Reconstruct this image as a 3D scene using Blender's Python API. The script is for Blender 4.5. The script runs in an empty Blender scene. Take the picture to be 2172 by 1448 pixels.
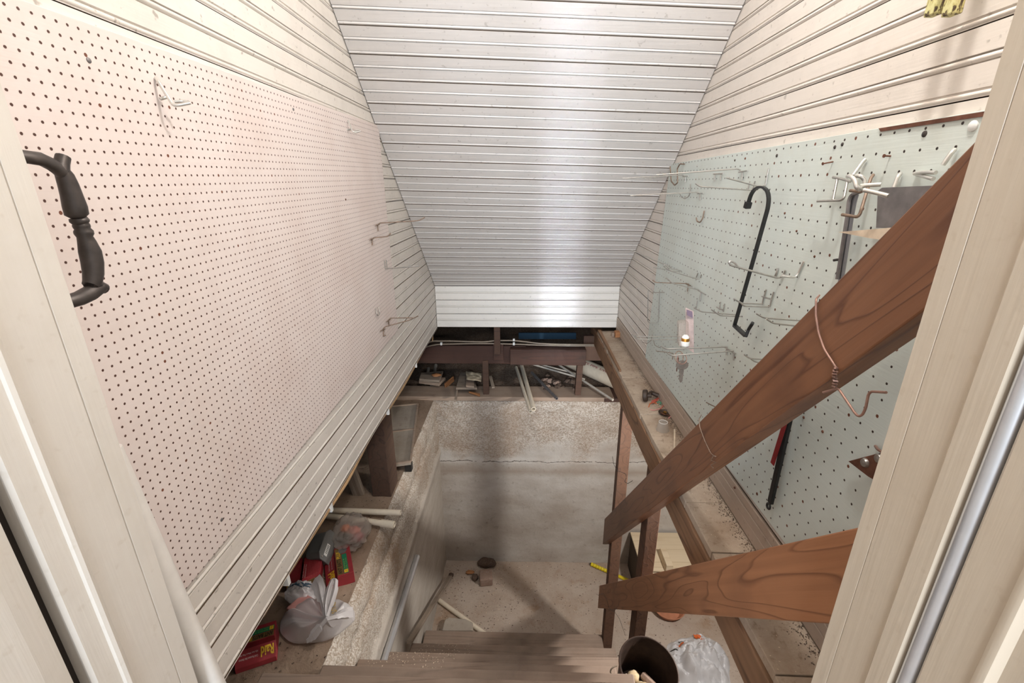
import bpy, bmesh, math, random
from mathutils import Vector as V, Matrix, noise as NZ
random.seed(11)
SC = bpy.context.scene
COL = SC.collection

# ------------------------------------------------------------------ camera
# the camera sits at the world origin, looking down into the cellar stairwell
FPX = 957.0
zc = V((24, -330, 957.0)).normalized()
dc = V((11, 2774, 957.0)); dc = (dc - zc * dc.dot(zc)).normalized()
xc = dc.cross(zc)
RW = Matrix((xc, zc, -dc))                     # camera axes -> world


def ray(px, py):
    return RW @ V(((px - 1086) / FPX, (py - 724) / FPX, 1.0))


def PX(px, py, X):
    r = ray(px, py); return r * (X / r.x)


def PY(px, py, Y):
    r = ray(px, py); return r * (Y / r.y)


def PZ(px, py, Z):
    r = ray(px, py); return r * (Z / r.z)


cam = bpy.data.objects.new('camera', bpy.data.cameras.new('camera'))
COL.objects.link(cam)
rt, dn, fw = RW.col[0], RW.col[1], RW.col[2]
cam.matrix_world = Matrix(((rt.x, -dn.x, -fw.x, 0), (rt.y, -dn.y, -fw.y, 0), (rt.z, -dn.z, -fw.z, 0), (0, 0, 0, 1)))
cam.data.sensor_width = 36
cam.data.lens = 36 * FPX / 2172
cam.data.clip_start = 0.01
SC.camera = cam

# ------------------------------------------------------------------ materials


def lin(c):
    c = c / 255.0
    return c / 12.92 if c <= 0.04045 else ((c + 0.055) / 1.055) ** 2.4


def rgb(r, g, b):
    return (lin(r), lin(g), lin(b), 1)


class N:
    """tiny node-tree builder"""

    def __init__(s, name, rough=0.6, metal=0.0, spec=0.5):
        s.m = bpy.data.materials.new(name); s.m.use_nodes = True
        s.t = s.m.node_tree; s.b = s.t.nodes['Principled BSDF']
        s.b.inputs['Roughness'].default_value = rough
        s.b.inputs['Metallic'].default_value = metal
        s.b.inputs['Specular IOR Level'].default_value = spec

    def n(s, typ, **kw):
        nd = s.t.nodes.new(typ)
        for k, v in kw.items():
            setattr(nd, k, v)
        return nd

    def l(s, a, b):
        s.t.links.new(a, b)

    def val(s, sock, v):
        if isinstance(v, (int, float)):
            sock.default_value = v
        elif isinstance(v, tuple):
            sock.default_value = v
        else:
            s.l(v, sock)

    def coord(s, scale=(1, 1, 1), rot=(0, 0, 0), loc=(0, 0, 0)):
        tc = s.n('ShaderNodeTexCoord'); mp = s.n('ShaderNodeMapping')
        mp.inputs['Scale'].default_value = scale
        mp.inputs['Rotation'].default_value = rot
        mp.inputs['Location'].default_value = loc
        s.l(tc.outputs['Object'], mp.inputs['Vector'])
        return mp.outputs['Vector']

    def noise(s, vec, scale, detail=3, rough=0.55, dist=0.0):
        t = s.n('ShaderNodeTexNoise')
        s.l(vec, t.inputs['Vector'])
        t.inputs['Scale'].default_value = scale
        t.inputs['Detail'].default_value = detail
        t.inputs['Roughness'].default_value = rough
        t.inputs['Distortion'].default_value = dist
        return t.outputs['Fac']

    def voro(s, vec, scale, out='Distance', feature='F1'):
        t = s.n('ShaderNodeTexVoronoi', feature=feature)
        s.l(vec, t.inputs['Vector']); t.inputs['Scale'].default_value = scale
        return t.outputs[out]

    def ramp(s, fac, stops):
        r = s.n('ShaderNodeValToRGB'); e = r.color_ramp.elements
        while len(e) < len(stops):
            e.new(0.5)
        for i, (p, c) in enumerate(stops):
            e[i].position = p
            e[i].color = c if isinstance(c, tuple) else (c, c, c, 1)
        s.l(fac, r.inputs['Fac'])
        return r.outputs['Color']

    def math(s, op, a, b=0.0, clamp=False):
        m = s.n('ShaderNodeMath', operation=op); m.use_clamp = clamp
        s.val(m.inputs[0], a); s.val(m.inputs[1], b)
        return m.outputs[0]

    def mix(s, fac, a, b, blend='MIX'):
        m = s.n('ShaderNodeMix', data_type='RGBA', blend_type=blend)
        s.val(m.inputs[0], fac); s.val(m.inputs[6], a); s.val(m.inputs[7], b)
        return m.outputs[2]

    def sep(s, vec):
        x = s.n('ShaderNodeSeparateXYZ'); s.l(vec, x.inputs[0]); return x.outputs

    def bump(s, h, strength=0.3, dist=0.01, prev=None):
        b = s.n('ShaderNodeBump'); b.inputs['Strength'].default_value = strength
        b.inputs['Distance'].default_value = dist
        s.l(h, b.inputs['Height'])
        if prev is not None:
            s.l(prev, b.inputs['Normal'])
        s.l(b.outputs['Normal'], s.b.inputs['Normal'])
        return b.outputs['Normal']

    def base(s, c):
        s.val(s.b.inputs['Base Color'], c); return s.m


def plain(name, c, rough=0.5, metal=0.0, var=0.0, scale=30):
    m = N(name, rough, metal)
    if var:
        f = m.noise(m.coord(), scale, 4)
        d = tuple(x * (1 - var) for x in c[:3]) + (1,)
        e = tuple(min(1, x * (1 + var)) for x in c[:3]) + (1,)
        m.base(m.ramp(f, [(0.3, d), (0.7, e)]))
    else:
        m.base(c)
    return m.m


def paint(name, c, dirt, rough=0.42, axis='Y', amount=1.0, fleck=0.5):
    """old semi-gloss paint with brush grain, smudges and flecks of grime"""
    m = N(name, rough)
    sc = {'Y': (14, 0.6, 14), 'X': (0.6, 14, 14), 'Z': (14, 14, 0.6)}[axis]
    g = m.noise(m.coord(sc), 9, 3)
    sm = m.noise(m.coord(), 5.5, 6, 0.72)
    sp = m.noise(m.coord(), 70, 2, 0.5)
    mid = tuple(a * 0.72 + b * 0.28 for a, b in zip(c, dirt))
    col = m.mix(m.ramp(sm, [(0.48, 0.0), (0.8, 0.75 * amount)]), c, mid)
    col = m.mix(m.math('MULTIPLY', m.ramp(sp, [(0.66, 0.0), (0.74, 1.0)]), fleck), col, dirt)
    col = m.mix(m.ramp(g, [(0.35, 0.10), (0.7, 0.0)]), col, mid)
    m.bump(m.math('ADD', g, m.math('MULTIPLY', sm, 0.5)), 0.12, 0.004)
    return m.base(col)


def wood(name, c1, c2, axis='X', freq=9.0, rings=9.0, rough=0.62, dust=None, dustamt=0.0, stretch=0.10, sheen=0.5, dark=None):
    m = N(name, rough, 0, sheen)
    k = {'X': 0, 'Y': 1, 'Z': 2}[axis]
    sc = [1.0, 1.0, 1.0]; sc[k] = stretch
    v = m.coord(tuple(sc))
    f = m.noise(v, freq, 1.5, 0.45, 0.25)
    saw = m.math('FRACT', m.math('MULTIPLY', f, rings))
    line = m.ramp(saw, [(0.0, 0.0), (0.80, 0.14), (0.92, 1.0), (0.98, 0.1)])
    sc2 = [60.0] * 3; sc2[k] = 1.5
    fib = m.noise(m.coord(tuple(sc2)), 1.2, 3)
    col = m.mix(line, c1, c2)
    col = m.mix(m.math('MULTIPLY', m.ramp(fib, [(0.4, 0.0), (0.75, 1.0)]), 0.45), col, c2)
    big = m.noise(m.coord(), 3.2, 4, 0.6)
    d = dark or tuple(x * 0.5 for x in c2[:3]) + (1,)
    col = m.mix(m.ramp(big, [(0.52, 0.0), (0.72, 0.55)]), col, d)
    if dust:
        dn_ = m.noise(m.coord(), 7, 6, 0.7)
        col = m.mix(m.math('MULTIPLY', m.ramp(dn_, [(0.3, 0.2), (0.65, 1.0)]), dustamt), col, dust)
    m.bump(m.math('ADD', fib, m.math('MULTIPLY', line, 0.3)), 0.22, 0.003)
    return m.base(col)


def concrete(name, c1, c2, c3, rough=0.9, pebble=0.0, scale=1.0, bump=0.4, axis=None):
    m = N(name, rough, 0, 0.25)
    v = m.coord()
    a = m.noise(v, 2.6 * scale, 6, 0.65)
    b = m.noise(v, 26 * scale, 5, 0.7)
    col = m.mix(m.ramp(a, [(0.36, 0.0), (0.66, 1.0)]), c1, c2)
    col = m.mix(m.ramp(b, [(0.55, 0.0), (0.75, 0.7)]), col, c3)
    h = m.math('ADD', m.math('MULTIPLY', a, 0.4), m.math('MULTIPLY', b, 0.6))
    if pebble:
        p = m.voro(v, 95 * scale)
        pc = m.voro(v, 95 * scale, 'Color')
        gray = m.sep(pc)[0]
        col = m.mix(pebble * 0.8, col, m.mix(m.ramp(gray, [(0.15, 0.0), (0.9, 1.0)]), c3, (0.62, 0.58, 0.52, 1)))
        h = m.math('SUBTRACT', h, m.math('MULTIPLY', p, 1.2 * pebble))
    m.bump(h, bump, 0.012)
    return m.base(col)


def pegboard_mat(name, c, dirt, hole, pitch, rad, y0, z0, rough=0.5, grain=True, pitchz=None, rusty=0.0):
    m = N(name, rough)
    pitchz = pitchz or pitch
    tc = m.n('ShaderNodeTexCoord')
    x, y, z = m.sep(tc.outputs['Object'])[:3]
    wob = m.noise(m.coord(), 300, 1)

    def cell(c_, o, p):
        return m.math('MULTIPLY', m.math('SUBTRACT', m.math('FRACT', m.math('ADD', m.math('DIVIDE', m.math('SUBTRACT', c_, o), p), 100.5)), 0.5), p)
    dy = cell(y, y0, pitch); dz = cell(z, z0, pitchz)
    dist = m.math('SQRT', m.math('ADD', m.math('MULTIPLY', dy, dy), m.math('MULTIPLY', dz, dz)))
    dist = m.math('ADD', dist, m.math('MULTIPLY', m.math('SUBTRACT', wob, 0.5), rad * 0.5))
    def idx(c_, o, p):
        return m.math('FLOOR', m.math('ADD', m.math('DIVIDE', m.math('SUBTRACT', c_, o), p), 100.5))
    cv = m.n('ShaderNodeCombineXYZ'); m.l(idx(y, y0, pitch), cv.inputs[0]); m.l(idx(z, z0, pitchz), cv.inputs[1])
    wn = m.n('ShaderNodeTexWhiteNoise', noise_dimensions='2D'); m.l(cv.outputs[0], wn.inputs['Vector'])
    odd = m.math('GREATER_THAN', wn.outputs['Value'], 1.0 - rusty)
    dist = m.math('SUBTRACT', dist, m.math('MULTIPLY', odd, rad * 0.35))
    hole = m.mix(odd, hole, rgb(112, 66, 46))
    mask = m.math('LESS_THAN', dist, rad)
    rim = m.ramp(m.math('DIVIDE', dist, rad * 2.2), [(0.45, 1.0), (0.75, 0.0)])
    sm = m.noise(m.coord(), 4.5, 6, 0.7)
    stain = m.noise(m.coord((1, 1.0, 0.6)), 11, 4, 0.6)
    mid = tuple(a * 0.6 + b * 0.4 for a, b in zip(c, dirt))
    col = m.mix(m.ramp(sm, [(0.45, 0.0), (0.8, 0.65)]), c, mid)
    col = m.mix(m.ramp(stain, [(0.66, 0.0), (0.82, 0.7)]), col, mid)
    col = m.mix(m.math('MULTIPLY', rim, 0.35), col, mid)
    col = m.mix(mask, col, hole)
    if grain:
        g = m.noise(m.coord((20, 0.7, 20)), 12, 3)
        bn = m.bump(g, 0.10, 0.003)
    return m.base(col)


WHITE = rgb(236, 229, 218)
GRIME = rgb(96, 80, 62)
MAT = {}
MAT['wall'] = paint('cream_beadboard_paint', rgb(228, 222, 214), GRIME, 0.45, 'Y', 1.0, 0.55)
MAT['wallr'] = paint('cream_beadboard_paint_right', rgb(229, 220, 210), GRIME, 0.45, 'Y', 0.8, 0.35)
MAT['ceil'] = paint('grey_white_beadboard_paint', rgb(217, 211, 205), GRIME, 0.48, 'X', 0.5, 0.3)
MAT['knee'] = paint('white_beadboard_paint', rgb(236, 231, 223), GRIME, 0.40, 'X', 0.5, 0.3)
MAT['jambl'] = paint('worn_cream_jamb_paint', rgb(214, 207, 197), rgb(150, 128, 96), 0.4, 'Z', 0.8, 0.12)
MAT['jambr'] = paint('beige_jamb_paint', rgb(192, 177, 157), rgb(140, 112, 78), 0.4, 'Z', 0.8, 0.12)
MAT['pink'] = pegboard_mat('pink_perforated_board', rgb(229, 217, 212), rgb(180, 142, 122), rgb(78, 48, 38), 0.0127, 0.00155, 0.0, 0.0, rusty=0.008)
MAT['green'] = pegboard_mat('pale_green_perforated_board', rgb(214, 222, 216), rgb(168, 156, 130), rgb(46, 34, 26), 0.0268, 0.0020, 0.0, 0.0, rusty=0.07)
MAT['rail'] = wood('reddish_brown_rail_wood', rgb(126, 84, 57), rgb(92, 56, 38), 'X', 15, 9, 0.42, None, 0, 0.09, 0.5, rgb(68, 42, 33))
MAT['railb'] = wood('orange_brown_rail_wood', rgb(164, 113, 78), rgb(122, 79, 53), 'X', 12, 11, 0.52, None, 0, 0.13, 0.5, rgb(116, 78, 56))
MAT['post'] = wood('brown_post_wood', rgb(98, 67, 48), rgb(70, 46, 34), 'Z', 14, 7, 0.75, rgb(130, 112, 98), 0.15, 0.05)
MAT['beam'] = wood('grey_brown_beam_wood', rgb(148, 110, 80), rgb(98, 68, 47), 'Y', 12, 8, 0.75, rgb(130, 108, 86), 0.25)
MAT['dark'] = wood('dark_red_joist_wood', rgb(70, 42, 32), rgb(47, 29, 23), 'X', 14, 6, 0.75, rgb(84, 64, 52), 0.25, 0.05)
MAT['darkz'] = wood('dark_brown_stud_wood', rgb(76, 51, 39), rgb(50, 33, 26), 'Z', 14, 6, 0.78, rgb(120, 98, 80), 0.25, 0.05)
MAT['sill'] = wood('dusty_sill_wood', rgb(158, 136, 118), rgb(120, 96, 80), 'X', 14, 6, 0.85, rgb(168, 152, 136), 0.5, 0.05)
MAT['tread'] = wood('dusty_tread_wood', rgb(136, 115, 100), rgb(100, 79, 66), 'X', 14, 6, 0.85, rgb(150, 134, 120), 0.6, 0.05)
MAT['plank'] = wood('grey_weathered_plank_wood', rgb(150, 134, 118), rgb(110, 92, 78), 'X', 12, 7, 0.85, rgb(160, 148, 134), 0.4)
MAT['chunk'] = wood('raw_tan_wood', rgb(178, 124, 80), rgb(130, 84, 54), 'X', 20, 6, 0.75)
MAT['dowel'] = plain('pale_dowel_wood', rgb(222, 204, 180), 0.6, 0, 0.12, 60)
MAT['ply'] = wood('pale_plywood', rgb(222, 205, 176), rgb(206, 186, 154), 'X', 8, 4, 0.7, None, 0, 0.1, 0.4, rgb(212, 192, 160))
MAT['plydark'] = wood('brown_plywood_edge', rgb(70, 56, 44), rgb(48, 38, 30), 'Z', 8, 4, 0.8)
MAT['shelf'] = concrete('dusty_shelf_board', rgb(194, 177, 158), rgb(162, 141, 121), rgb(112, 88, 68), 0.92, 0.0, 2.2, 0.3)
MAT['conc'] = concrete('smooth_grey_concrete', rgb(178, 168, 156), rgb(150, 138, 124), rgb(128, 116, 102), 0.85, 0.0, 1.0, 0.25)
MAT['rough'] = concrete('rough_aggregate_concrete', rgb(176, 166, 154), rgb(146, 128, 110), rgb(98, 82, 68), 0.95, 0.75, 1.0, 0.9)
MAT['floor'] = concrete('stained_cellar_floor', rgb(166, 148, 132), rgb(150, 128, 110), rgb(128, 104, 86), 0.9, 0.0, 1.3, 0.25)
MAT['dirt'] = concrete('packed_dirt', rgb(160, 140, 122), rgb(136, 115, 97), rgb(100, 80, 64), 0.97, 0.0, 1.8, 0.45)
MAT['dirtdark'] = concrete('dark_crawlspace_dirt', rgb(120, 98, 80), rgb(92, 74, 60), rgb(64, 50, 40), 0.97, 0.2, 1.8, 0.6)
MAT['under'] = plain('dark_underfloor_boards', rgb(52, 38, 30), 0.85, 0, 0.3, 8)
MAT['zinc'] = plain('zinc_plated_wire', rgb(188, 184, 178), 0.32, 0.85, 0.12, 80)
MAT['zincb'] = plain('bright_zinc_rod', rgb(214, 212, 206), 0.3, 0.7, 0.08, 80)
MAT['rustwire'] = plain('rusty_brown_wire', rgb(136, 116, 100), 0.5, 0.35, 0.3, 90)
MAT['copper'] = plain('dull_copper_wire', rgb(150, 116, 102), 0.45, 0.45, 0.2, 60)
MAT['blackpaint'] = plain('black_enamel', rgb(38, 38, 38), 0.4, 0.2, 0.25, 60)
MAT['iron'] = plain('dark_cast_iron', rgb(74, 68, 65), 0.45, 0.5, 0.25, 60)
MAT['rust'] = plain('rusted_steel', rgb(112, 74, 58), 0.75, 0.4, 0.35, 70)
MAT['steel'] = plain('grey_steel_plate', rgb(128, 124, 124), 0.5, 0.5, 0.18, 50)
MAT['galv'] = plain('galvanised_pipe', rgb(214, 215, 218), 0.3, 0.75, 0.05, 40)
MAT['barsteel'] = plain('dull_bar_steel', rgb(150, 150, 156), 0.4, 0.7, 0.1, 50)
MAT['red'] = plain('red_blade_paint', rgb(140, 38, 40), 0.45, 0.2, 0.2, 60)
MAT['pvc'] = plain('white_pvc', rgb(226, 214, 194), 0.4, 0, 0.06, 40)
MAT['pvcg'] = plain('dusty_grey_pvc', rgb(196, 188, 176), 0.5, 0, 0.12, 40)
MAT['whitepole'] = plain('white_painted_pole', rgb(228, 224, 218), 0.35, 0, 0.06, 30)
MAT['cablet'] = plain('tan_cable_sheath', rgb(186, 152, 112), 0.5, 0, 0.15, 40)
MAT['cablew'] = plain('pale_cable_sheath', rgb(142, 128, 112), 0.45, 0, 0.1, 40)
MAT['white'] = plain('white_plastic', rgb(238, 238, 234), 0.4)
MAT['orange'] = plain('orange_plastic', rgb(214, 108, 52), 0.5)
MAT['salmon'] = plain('salmon_wire_scrap', rgb(208, 104, 84), 0.5)
MAT['pinkwire'] = plain('pink_wire_scrap', rgb(218, 150, 142), 0.5)
MAT['teal'] = plain('green_wire_scrap', rgb(70, 138, 106), 0.5)
MAT['caster'] = plain('brown_rubber', rgb(66, 52, 42), 0.55, 0.1, 0.25, 50)
MAT['brass'] = plain('brass', rgb(196, 150, 80), 0.3, 0.9)
MAT['boxred'] = plain('red_carton', rgb(146, 46, 52), 0.5, 0, 0.12, 40)
MAT['boxdark'] = plain('dark_red_carton', rgb(112, 16, 30), 0.5)
MAT['boxbrown'] = plain('olive_brown_carton', rgb(122, 98, 58), 0.5)
MAT['boxgreen'] = plain('green_carton', rgb(28, 120, 84), 0.5)
MAT['yellow'] = plain('yellow_ink', rgb(232, 190, 50), 0.5)
MAT['blackink'] = plain('black_ink', rgb(30, 26, 22), 0.5)
MAT['whiteink'] = plain('white_ink', rgb(226, 206, 200), 0.5)
MAT['paleink'] = plain('pale_red_ink', rgb(200, 112, 108), 0.5)
MAT['lime'] = plain('lime_ink', rgb(150, 180, 70), 0.5)
MAT['blueink'] = plain('blue_grey_ink', rgb(60, 84, 102), 0.5)
MAT['redink'] = plain('red_ink', rgb(150, 60, 66), 0.5)
MAT['jbox'] = plain('grey_pvc_box', rgb(120, 120, 118), 0.5, 0, 0.05, 20)
MAT['yellowrod'] = plain('yellow_plastic', rgb(226, 204, 36), 0.4)
_m = N('yellowed_blotchy_paint', 0.6)
_f = _m.noise(_m.coord((1, 1, .5)), 150, 4, 0.65, 0.8)
MAT['yblock'] = _m.base(_m.ramp(_f, [(0.45, rgb(214, 208, 152)), (0.53, rgb(190, 178, 116)), (0.57, rgb(80, 64, 46))]))
MAT['bucket'] = plain('dark_rusty_bucket_metal', rgb(56, 42, 35), 0.6, 0.35, 0.35, 30)
MAT['ceramic'] = plain('dusty_ceramic', rgb(196, 174, 140), 0.7, 0, 0.2, 30)
MAT['brick'] = concrete('mortar_dusted_brick', rgb(158, 134, 120), rgb(132, 104, 90), rgb(186, 174, 162), 0.92, 0.1, 3, 0.5)
MAT['stone'] = concrete('dark_brown_stone', rgb(92, 74, 62), rgb(76, 58, 48), rgb(60, 46, 38), 0.92, 0.1, 3, 0.6)
MAT['terra'] = plain('terracotta', rgb(176, 120, 92), 0.7, 0, 0.15, 30)
MAT['pinkbox'] = plain('pink_wrapped_carton', rgb(196, 140, 134), 0.6, 0, 0.12, 30)
MAT['cardb'] = plain('faded_cardboard', rgb(186, 172, 148), 0.8, 0, 0.12, 30)
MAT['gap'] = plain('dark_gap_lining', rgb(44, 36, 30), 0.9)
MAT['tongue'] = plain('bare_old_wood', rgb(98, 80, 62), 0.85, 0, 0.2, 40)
MAT['keymetal'] = plain('dull_key_metal', rgb(122, 112, 102), 0.42, 0.6, .2, 90)
MAT['thread'] = plain('white_thread', rgb(214, 204, 190), 0.6)
MAT['strip'] = plain('painted_blue_light', rgb(40, 78, 104), 0.4)  # colour stands for bluish light falling on a joist


def translucent(name, c, trans, alpha, rough=0.3):
    m = N(name, rough)
    f = m.noise(m.coord(), 45, 5, 0.7, 0.6)
    m.bump(f, 0.25, 0.006)
    m.base(c)
    out = m.t.nodes['Material Output']
    tr = m.n('ShaderNodeBsdfTranslucent'); tr.inputs['Color'].default_value = c
    mx = m.n('ShaderNodeMixShader'); mx.inputs[0].default_value = trans
    m.l(m.b.outputs[0], mx.inputs[1]); m.l(tr.outputs[0], mx.inputs[2])
    tp = m.n('ShaderNodeBsdfTransparent')
    mx2 = m.n('ShaderNodeMixShader'); mx2.inputs[0].default_value = 1 - alpha
    m.l(mx.outputs[0], mx2.inputs[1]); m.l(tp.outputs[0], mx2.inputs[2])
    m.l(mx2.outputs[0], out.inputs['Surface'])
    return m.m


MAT['bagwhite'] = translucent('thin_white_plastic_film', rgb(228, 224, 224), 0.3, 0.74, 0.3)
MAT['bagclear'] = translucent('cloudy_clear_plastic_film', rgb(222, 212, 202), 0.45, 0.40, 0.15)
MAT['bagpaper'] = translucent('crumpled_white_plastic', rgb(222, 222, 224), 0.15, 1.0, 0.35)
MAT['cup'] = translucent('milky_plastic', rgb(226, 220, 212), 0.5, 0.42, 0.3)
MAT['blister'] = translucent('clear_blister_plastic', rgb(200, 186, 176), 0.3, 0.4, 0.15)

# ------------------------------------------------------------------ mesh building
WL = {}


class MB:
    def __init__(s):
        s.v = []; s.f = []

    def add(s, vs, fs):
        o = len(s.v); s.v += [V(p) for p in vs]; s.f += [tuple(i + o for i in f) for f in fs]; return s

    def box(s, lo, hi):
        x0, y0, z0 = lo; x1, y1, z1 = hi
        return s.add([(x0, y0, z0), (x1, y0, z0), (x1, y1, z0), (x0, y1, z0), (x0, y0, z1), (x1, y0, z1), (x1, y1, z1), (x0, y1, z1)],
                     [(0, 3, 2, 1), (4, 5, 6, 7), (0, 1, 5, 4), (1, 2, 6, 5), (2, 3, 7, 6), (3, 0, 4, 7)])

    def hexa(s, b, t):
        """b, t: four bottom and four top corners"""
        return s.add(list(b) + list(t), [(0, 3, 2, 1), (4, 5, 6, 7), (0, 1, 5, 4), (1, 2, 6, 5), (2, 3, 7, 6), (3, 0, 4, 7)])

    def slab(s, quad, off):
        off = V(off)
        return s.hexa(quad, [V(q) + off for q in quad])

    def prism(s, poly, a, b):
        """poly: list of points (3D), extruded by vector b-a"""
        a = V(a); b = V(b); n = len(poly)
        vs = [V(p) + a for p in poly] + [V(p) + b for p in poly]
        fs = [tuple(range(n - 1, -1, -1)), tuple(range(n, 2 * n))]
        fs += [(i, (i + 1) % n, n + (i + 1) % n, n + i) for i in range(n)]
        return s.add(vs, fs)

    def tube(s, pts, r, n=8, closed=False, fillet=0.0, prof=None):
        pts = [V(p) for p in pts]
        if fillet:
            pts = rounded(pts, fillet)
        k = len(pts)
        rs = r if isinstance(r, (list, tuple)) else [r] * k
        if len(rs) != k:
            rs = [rs[min(int(i * len(rs) / k), len(rs) - 1)] for i in range(k)]
        T = []
        for i in range(k):
            a = pts[i - 1] if (i or closed) else pts[0]
            b = pts[(i + 1) % k] if (i < k - 1 or closed) else pts[-1]
            d = b - a
            T.append(d.normalized() if d.length > 1e-9 else V((0, 0, 1)))
        u = T[0].orthogonal().normalized()
        vs = []
        for i in range(k):
            u = (u - T[i] * u.dot(T[i]))
            u = u.normalized() if u.length > 1e-9 else T[i].orthogonal().normalized()
            w = T[i].cross(u)
            for j in range(n):
                an = 2 * math.pi * j / n
                if prof:
                    vs.append(pts[i] + u * math.cos(an) * prof[0] * rs[i] + w * math.sin(an) * prof[1] * rs[i])
                else:
                    vs.append(pts[i] + (u * math.cos(an) + w * math.sin(an)) * rs[i])
        fs = []
        for i in range(k if closed else k - 1):
            for j in range(n):
                a = i * n + j; b = i * n + (j + 1) % n
                c = ((i + 1) % k) * n + (j + 1) % n; d = ((i + 1) % k) * n + j
                fs.append((a, b, c, d))
        if not closed:
            fs.append(tuple(range(n - 1, -1, -1))); fs.append(tuple((k - 1) * n + j for j in range(n)))
        return s.add(vs, fs)

    def pipe(s, a, b, r, ri, n=20):
        """hollow straight pipe"""
        a = V(a); b = V(b); d = (b - a).normalized(); u = d.orthogonal().normalized(); w = d.cross(u)
        vs = []
        for p, rr in ((a, r), (b, r), (b, ri), (a, ri)):
            for j in range(n):
                an = 2 * math.pi * j / n
                vs.append(p + (u * math.cos(an) + w * math.sin(an)) * rr)
        fs = []
        for q in range(4):
            for j in range(n):
                fs.append((q * n + j, q * n + (j + 1) % n, ((q + 1) % 4) * n + (j + 1) % n, ((q + 1) % 4) * n + j))
        return s.add(vs, fs)

    def lathe(s, o, ax, prof, n=28):
        """prof: (radius, height) list along axis ax from o"""
        o = V(o); ax = V(ax).normalized(); u = ax.orthogonal().normalized(); w = ax.cross(u)
        vs = []
        for r, h in prof:
            for j in range(n):
                an = 2 * math.pi * j / n
                vs.append(o + ax * h + (u * math.cos(an) + w * math.sin(an)) * max(r, 1e-5))
        fs = [(i * n + j, i * n + (j + 1) % n, (i + 1) * n + (j + 1) % n, (i + 1) * n + j) for i in range(len(prof) - 1) for j in range(n)]
        return s.add(vs, fs)

    def grid(s, fn, nu, nv):
        vs = [fn(i / nu, j / nv) for i in range(nu + 1) for j in range(nv + 1)]
        fs = [(i * (nv + 1) + j, (i + 1) * (nv + 1) + j, (i + 1) * (nv + 1) + j + 1, i * (nv + 1) + j + 1) for i in range(nu) for j in range(nv)]
        return s.add(vs, fs)

    def ball(s, c, rad, seg=14, ring=9, jit=0.0, seed=0, fr=3.0, rot=None):
        c = V(c); rad = V(rad) if not isinstance(rad, (int, float)) else V((rad,) * 3)
        vs = []; fs = []
        for i in range(ring + 1):
            th = math.pi * i / ring
            for j in range(seg):
                ph = 2 * math.pi * j / seg
                d = V((math.sin(th) * math.cos(ph), math.sin(th) * math.sin(ph), math.cos(th)))
                k = 1 + jit * NZ.noise(d * fr + V((seed, seed * 1.7, 0)))
                q = V((d.x * rad.x, d.y * rad.y, d.z * rad.z)) * k
                if rot is not None:
                    q = rot @ q
                vs.append(c + q)
        for i in range(ring):
            for j in range(seg):
                fs.append((i * seg + j, (i + 1) * seg + j, (i + 1) * seg + (j + 1) % seg, i * seg + (j + 1) % seg))
        return s.add(vs, fs)

    def build(s, name, mat, parent=None, loc=None, smooth=0, bevel=0.0, solid=0.0):
        me = bpy.data.meshes.new(name)
        if loc is None:
            if parent is not None:
                loc = WL[parent]
            else:
                xs = [p.x for p in s.v]; ys = [p.y for p in s.v]; zs = [p.z for p in s.v]
                loc = V(((min(xs) + max(xs)) / 2, (min(ys) + max(ys)) / 2, min(zs)))
        loc = V(loc)
        me.from_pydata([tuple(p - loc) for p in s.v], [], s.f)
        bm = bmesh.new(); bm.from_mesh(me)
        bmesh.ops.remove_doubles(bm, verts=bm.verts, dist=1e-6)
        bmesh.ops.recalc_face_normals(bm, faces=bm.faces)
        if smooth:
            for f in bm.faces:
                f.smooth = True
            for e in bm.edges:
                if len(e.link_faces) == 2 and e.calc_face_angle(0) > math.radians(smooth):
                    e.smooth = False
        bm.to_mesh(me); bm.free()
        me.materials.append(MAT[mat] if isinstance(mat, str) else mat)
        o = bpy.data.objects.new(name, me); COL.objects.link(o)
        if parent is not None:
            o.parent = parent; o.location = loc - WL[parent]
        else:
            o.location = loc
        WL[o] = loc
        if bevel:
            md = o.modifiers.new('edge', 'BEVEL'); md.width = bevel; md.segments = 2; md.limit_method = 'ANGLE'
        if solid:
            md = o.modifiers.new('thick', 'SOLIDIFY'); md.thickness = solid
        return o


def rounded(pts, r, n=5):
    out = [pts[0]]
    for i in range(1, len(pts) - 1):
        a, b, c = pts[i - 1], pts[i], pts[i + 1]
        d1 = a - b; d2 = c - b
        k = min(r, d1.length * 0.45, d2.length * 0.45)
        p = b + d1.normalized() * k; q = b + d2.normalized() * k
        for t in range(n + 1):
            u = t / n
            out.append(p * (1 - u) ** 2 + b * 2 * u * (1 - u) + q * u * u)
    out.append(pts[-1])
    return out


def tag(o, label, cat, group=None, kind=None):
    o['label'] = label; o['category'] = cat
    if group: o['group'] = group
    if kind: o['kind'] = kind
    return o


def thing(name, label, cat, loc, group=None):
    o = bpy.data.objects.new(name, None); COL.objects.link(o)
    o.empty_display_size = 0.02
    o.location = V(loc); WL[o] = V(loc)
    return tag(o, label, cat, group)


def struct(o):
    o['kind'] = 'structure'; return o


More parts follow.
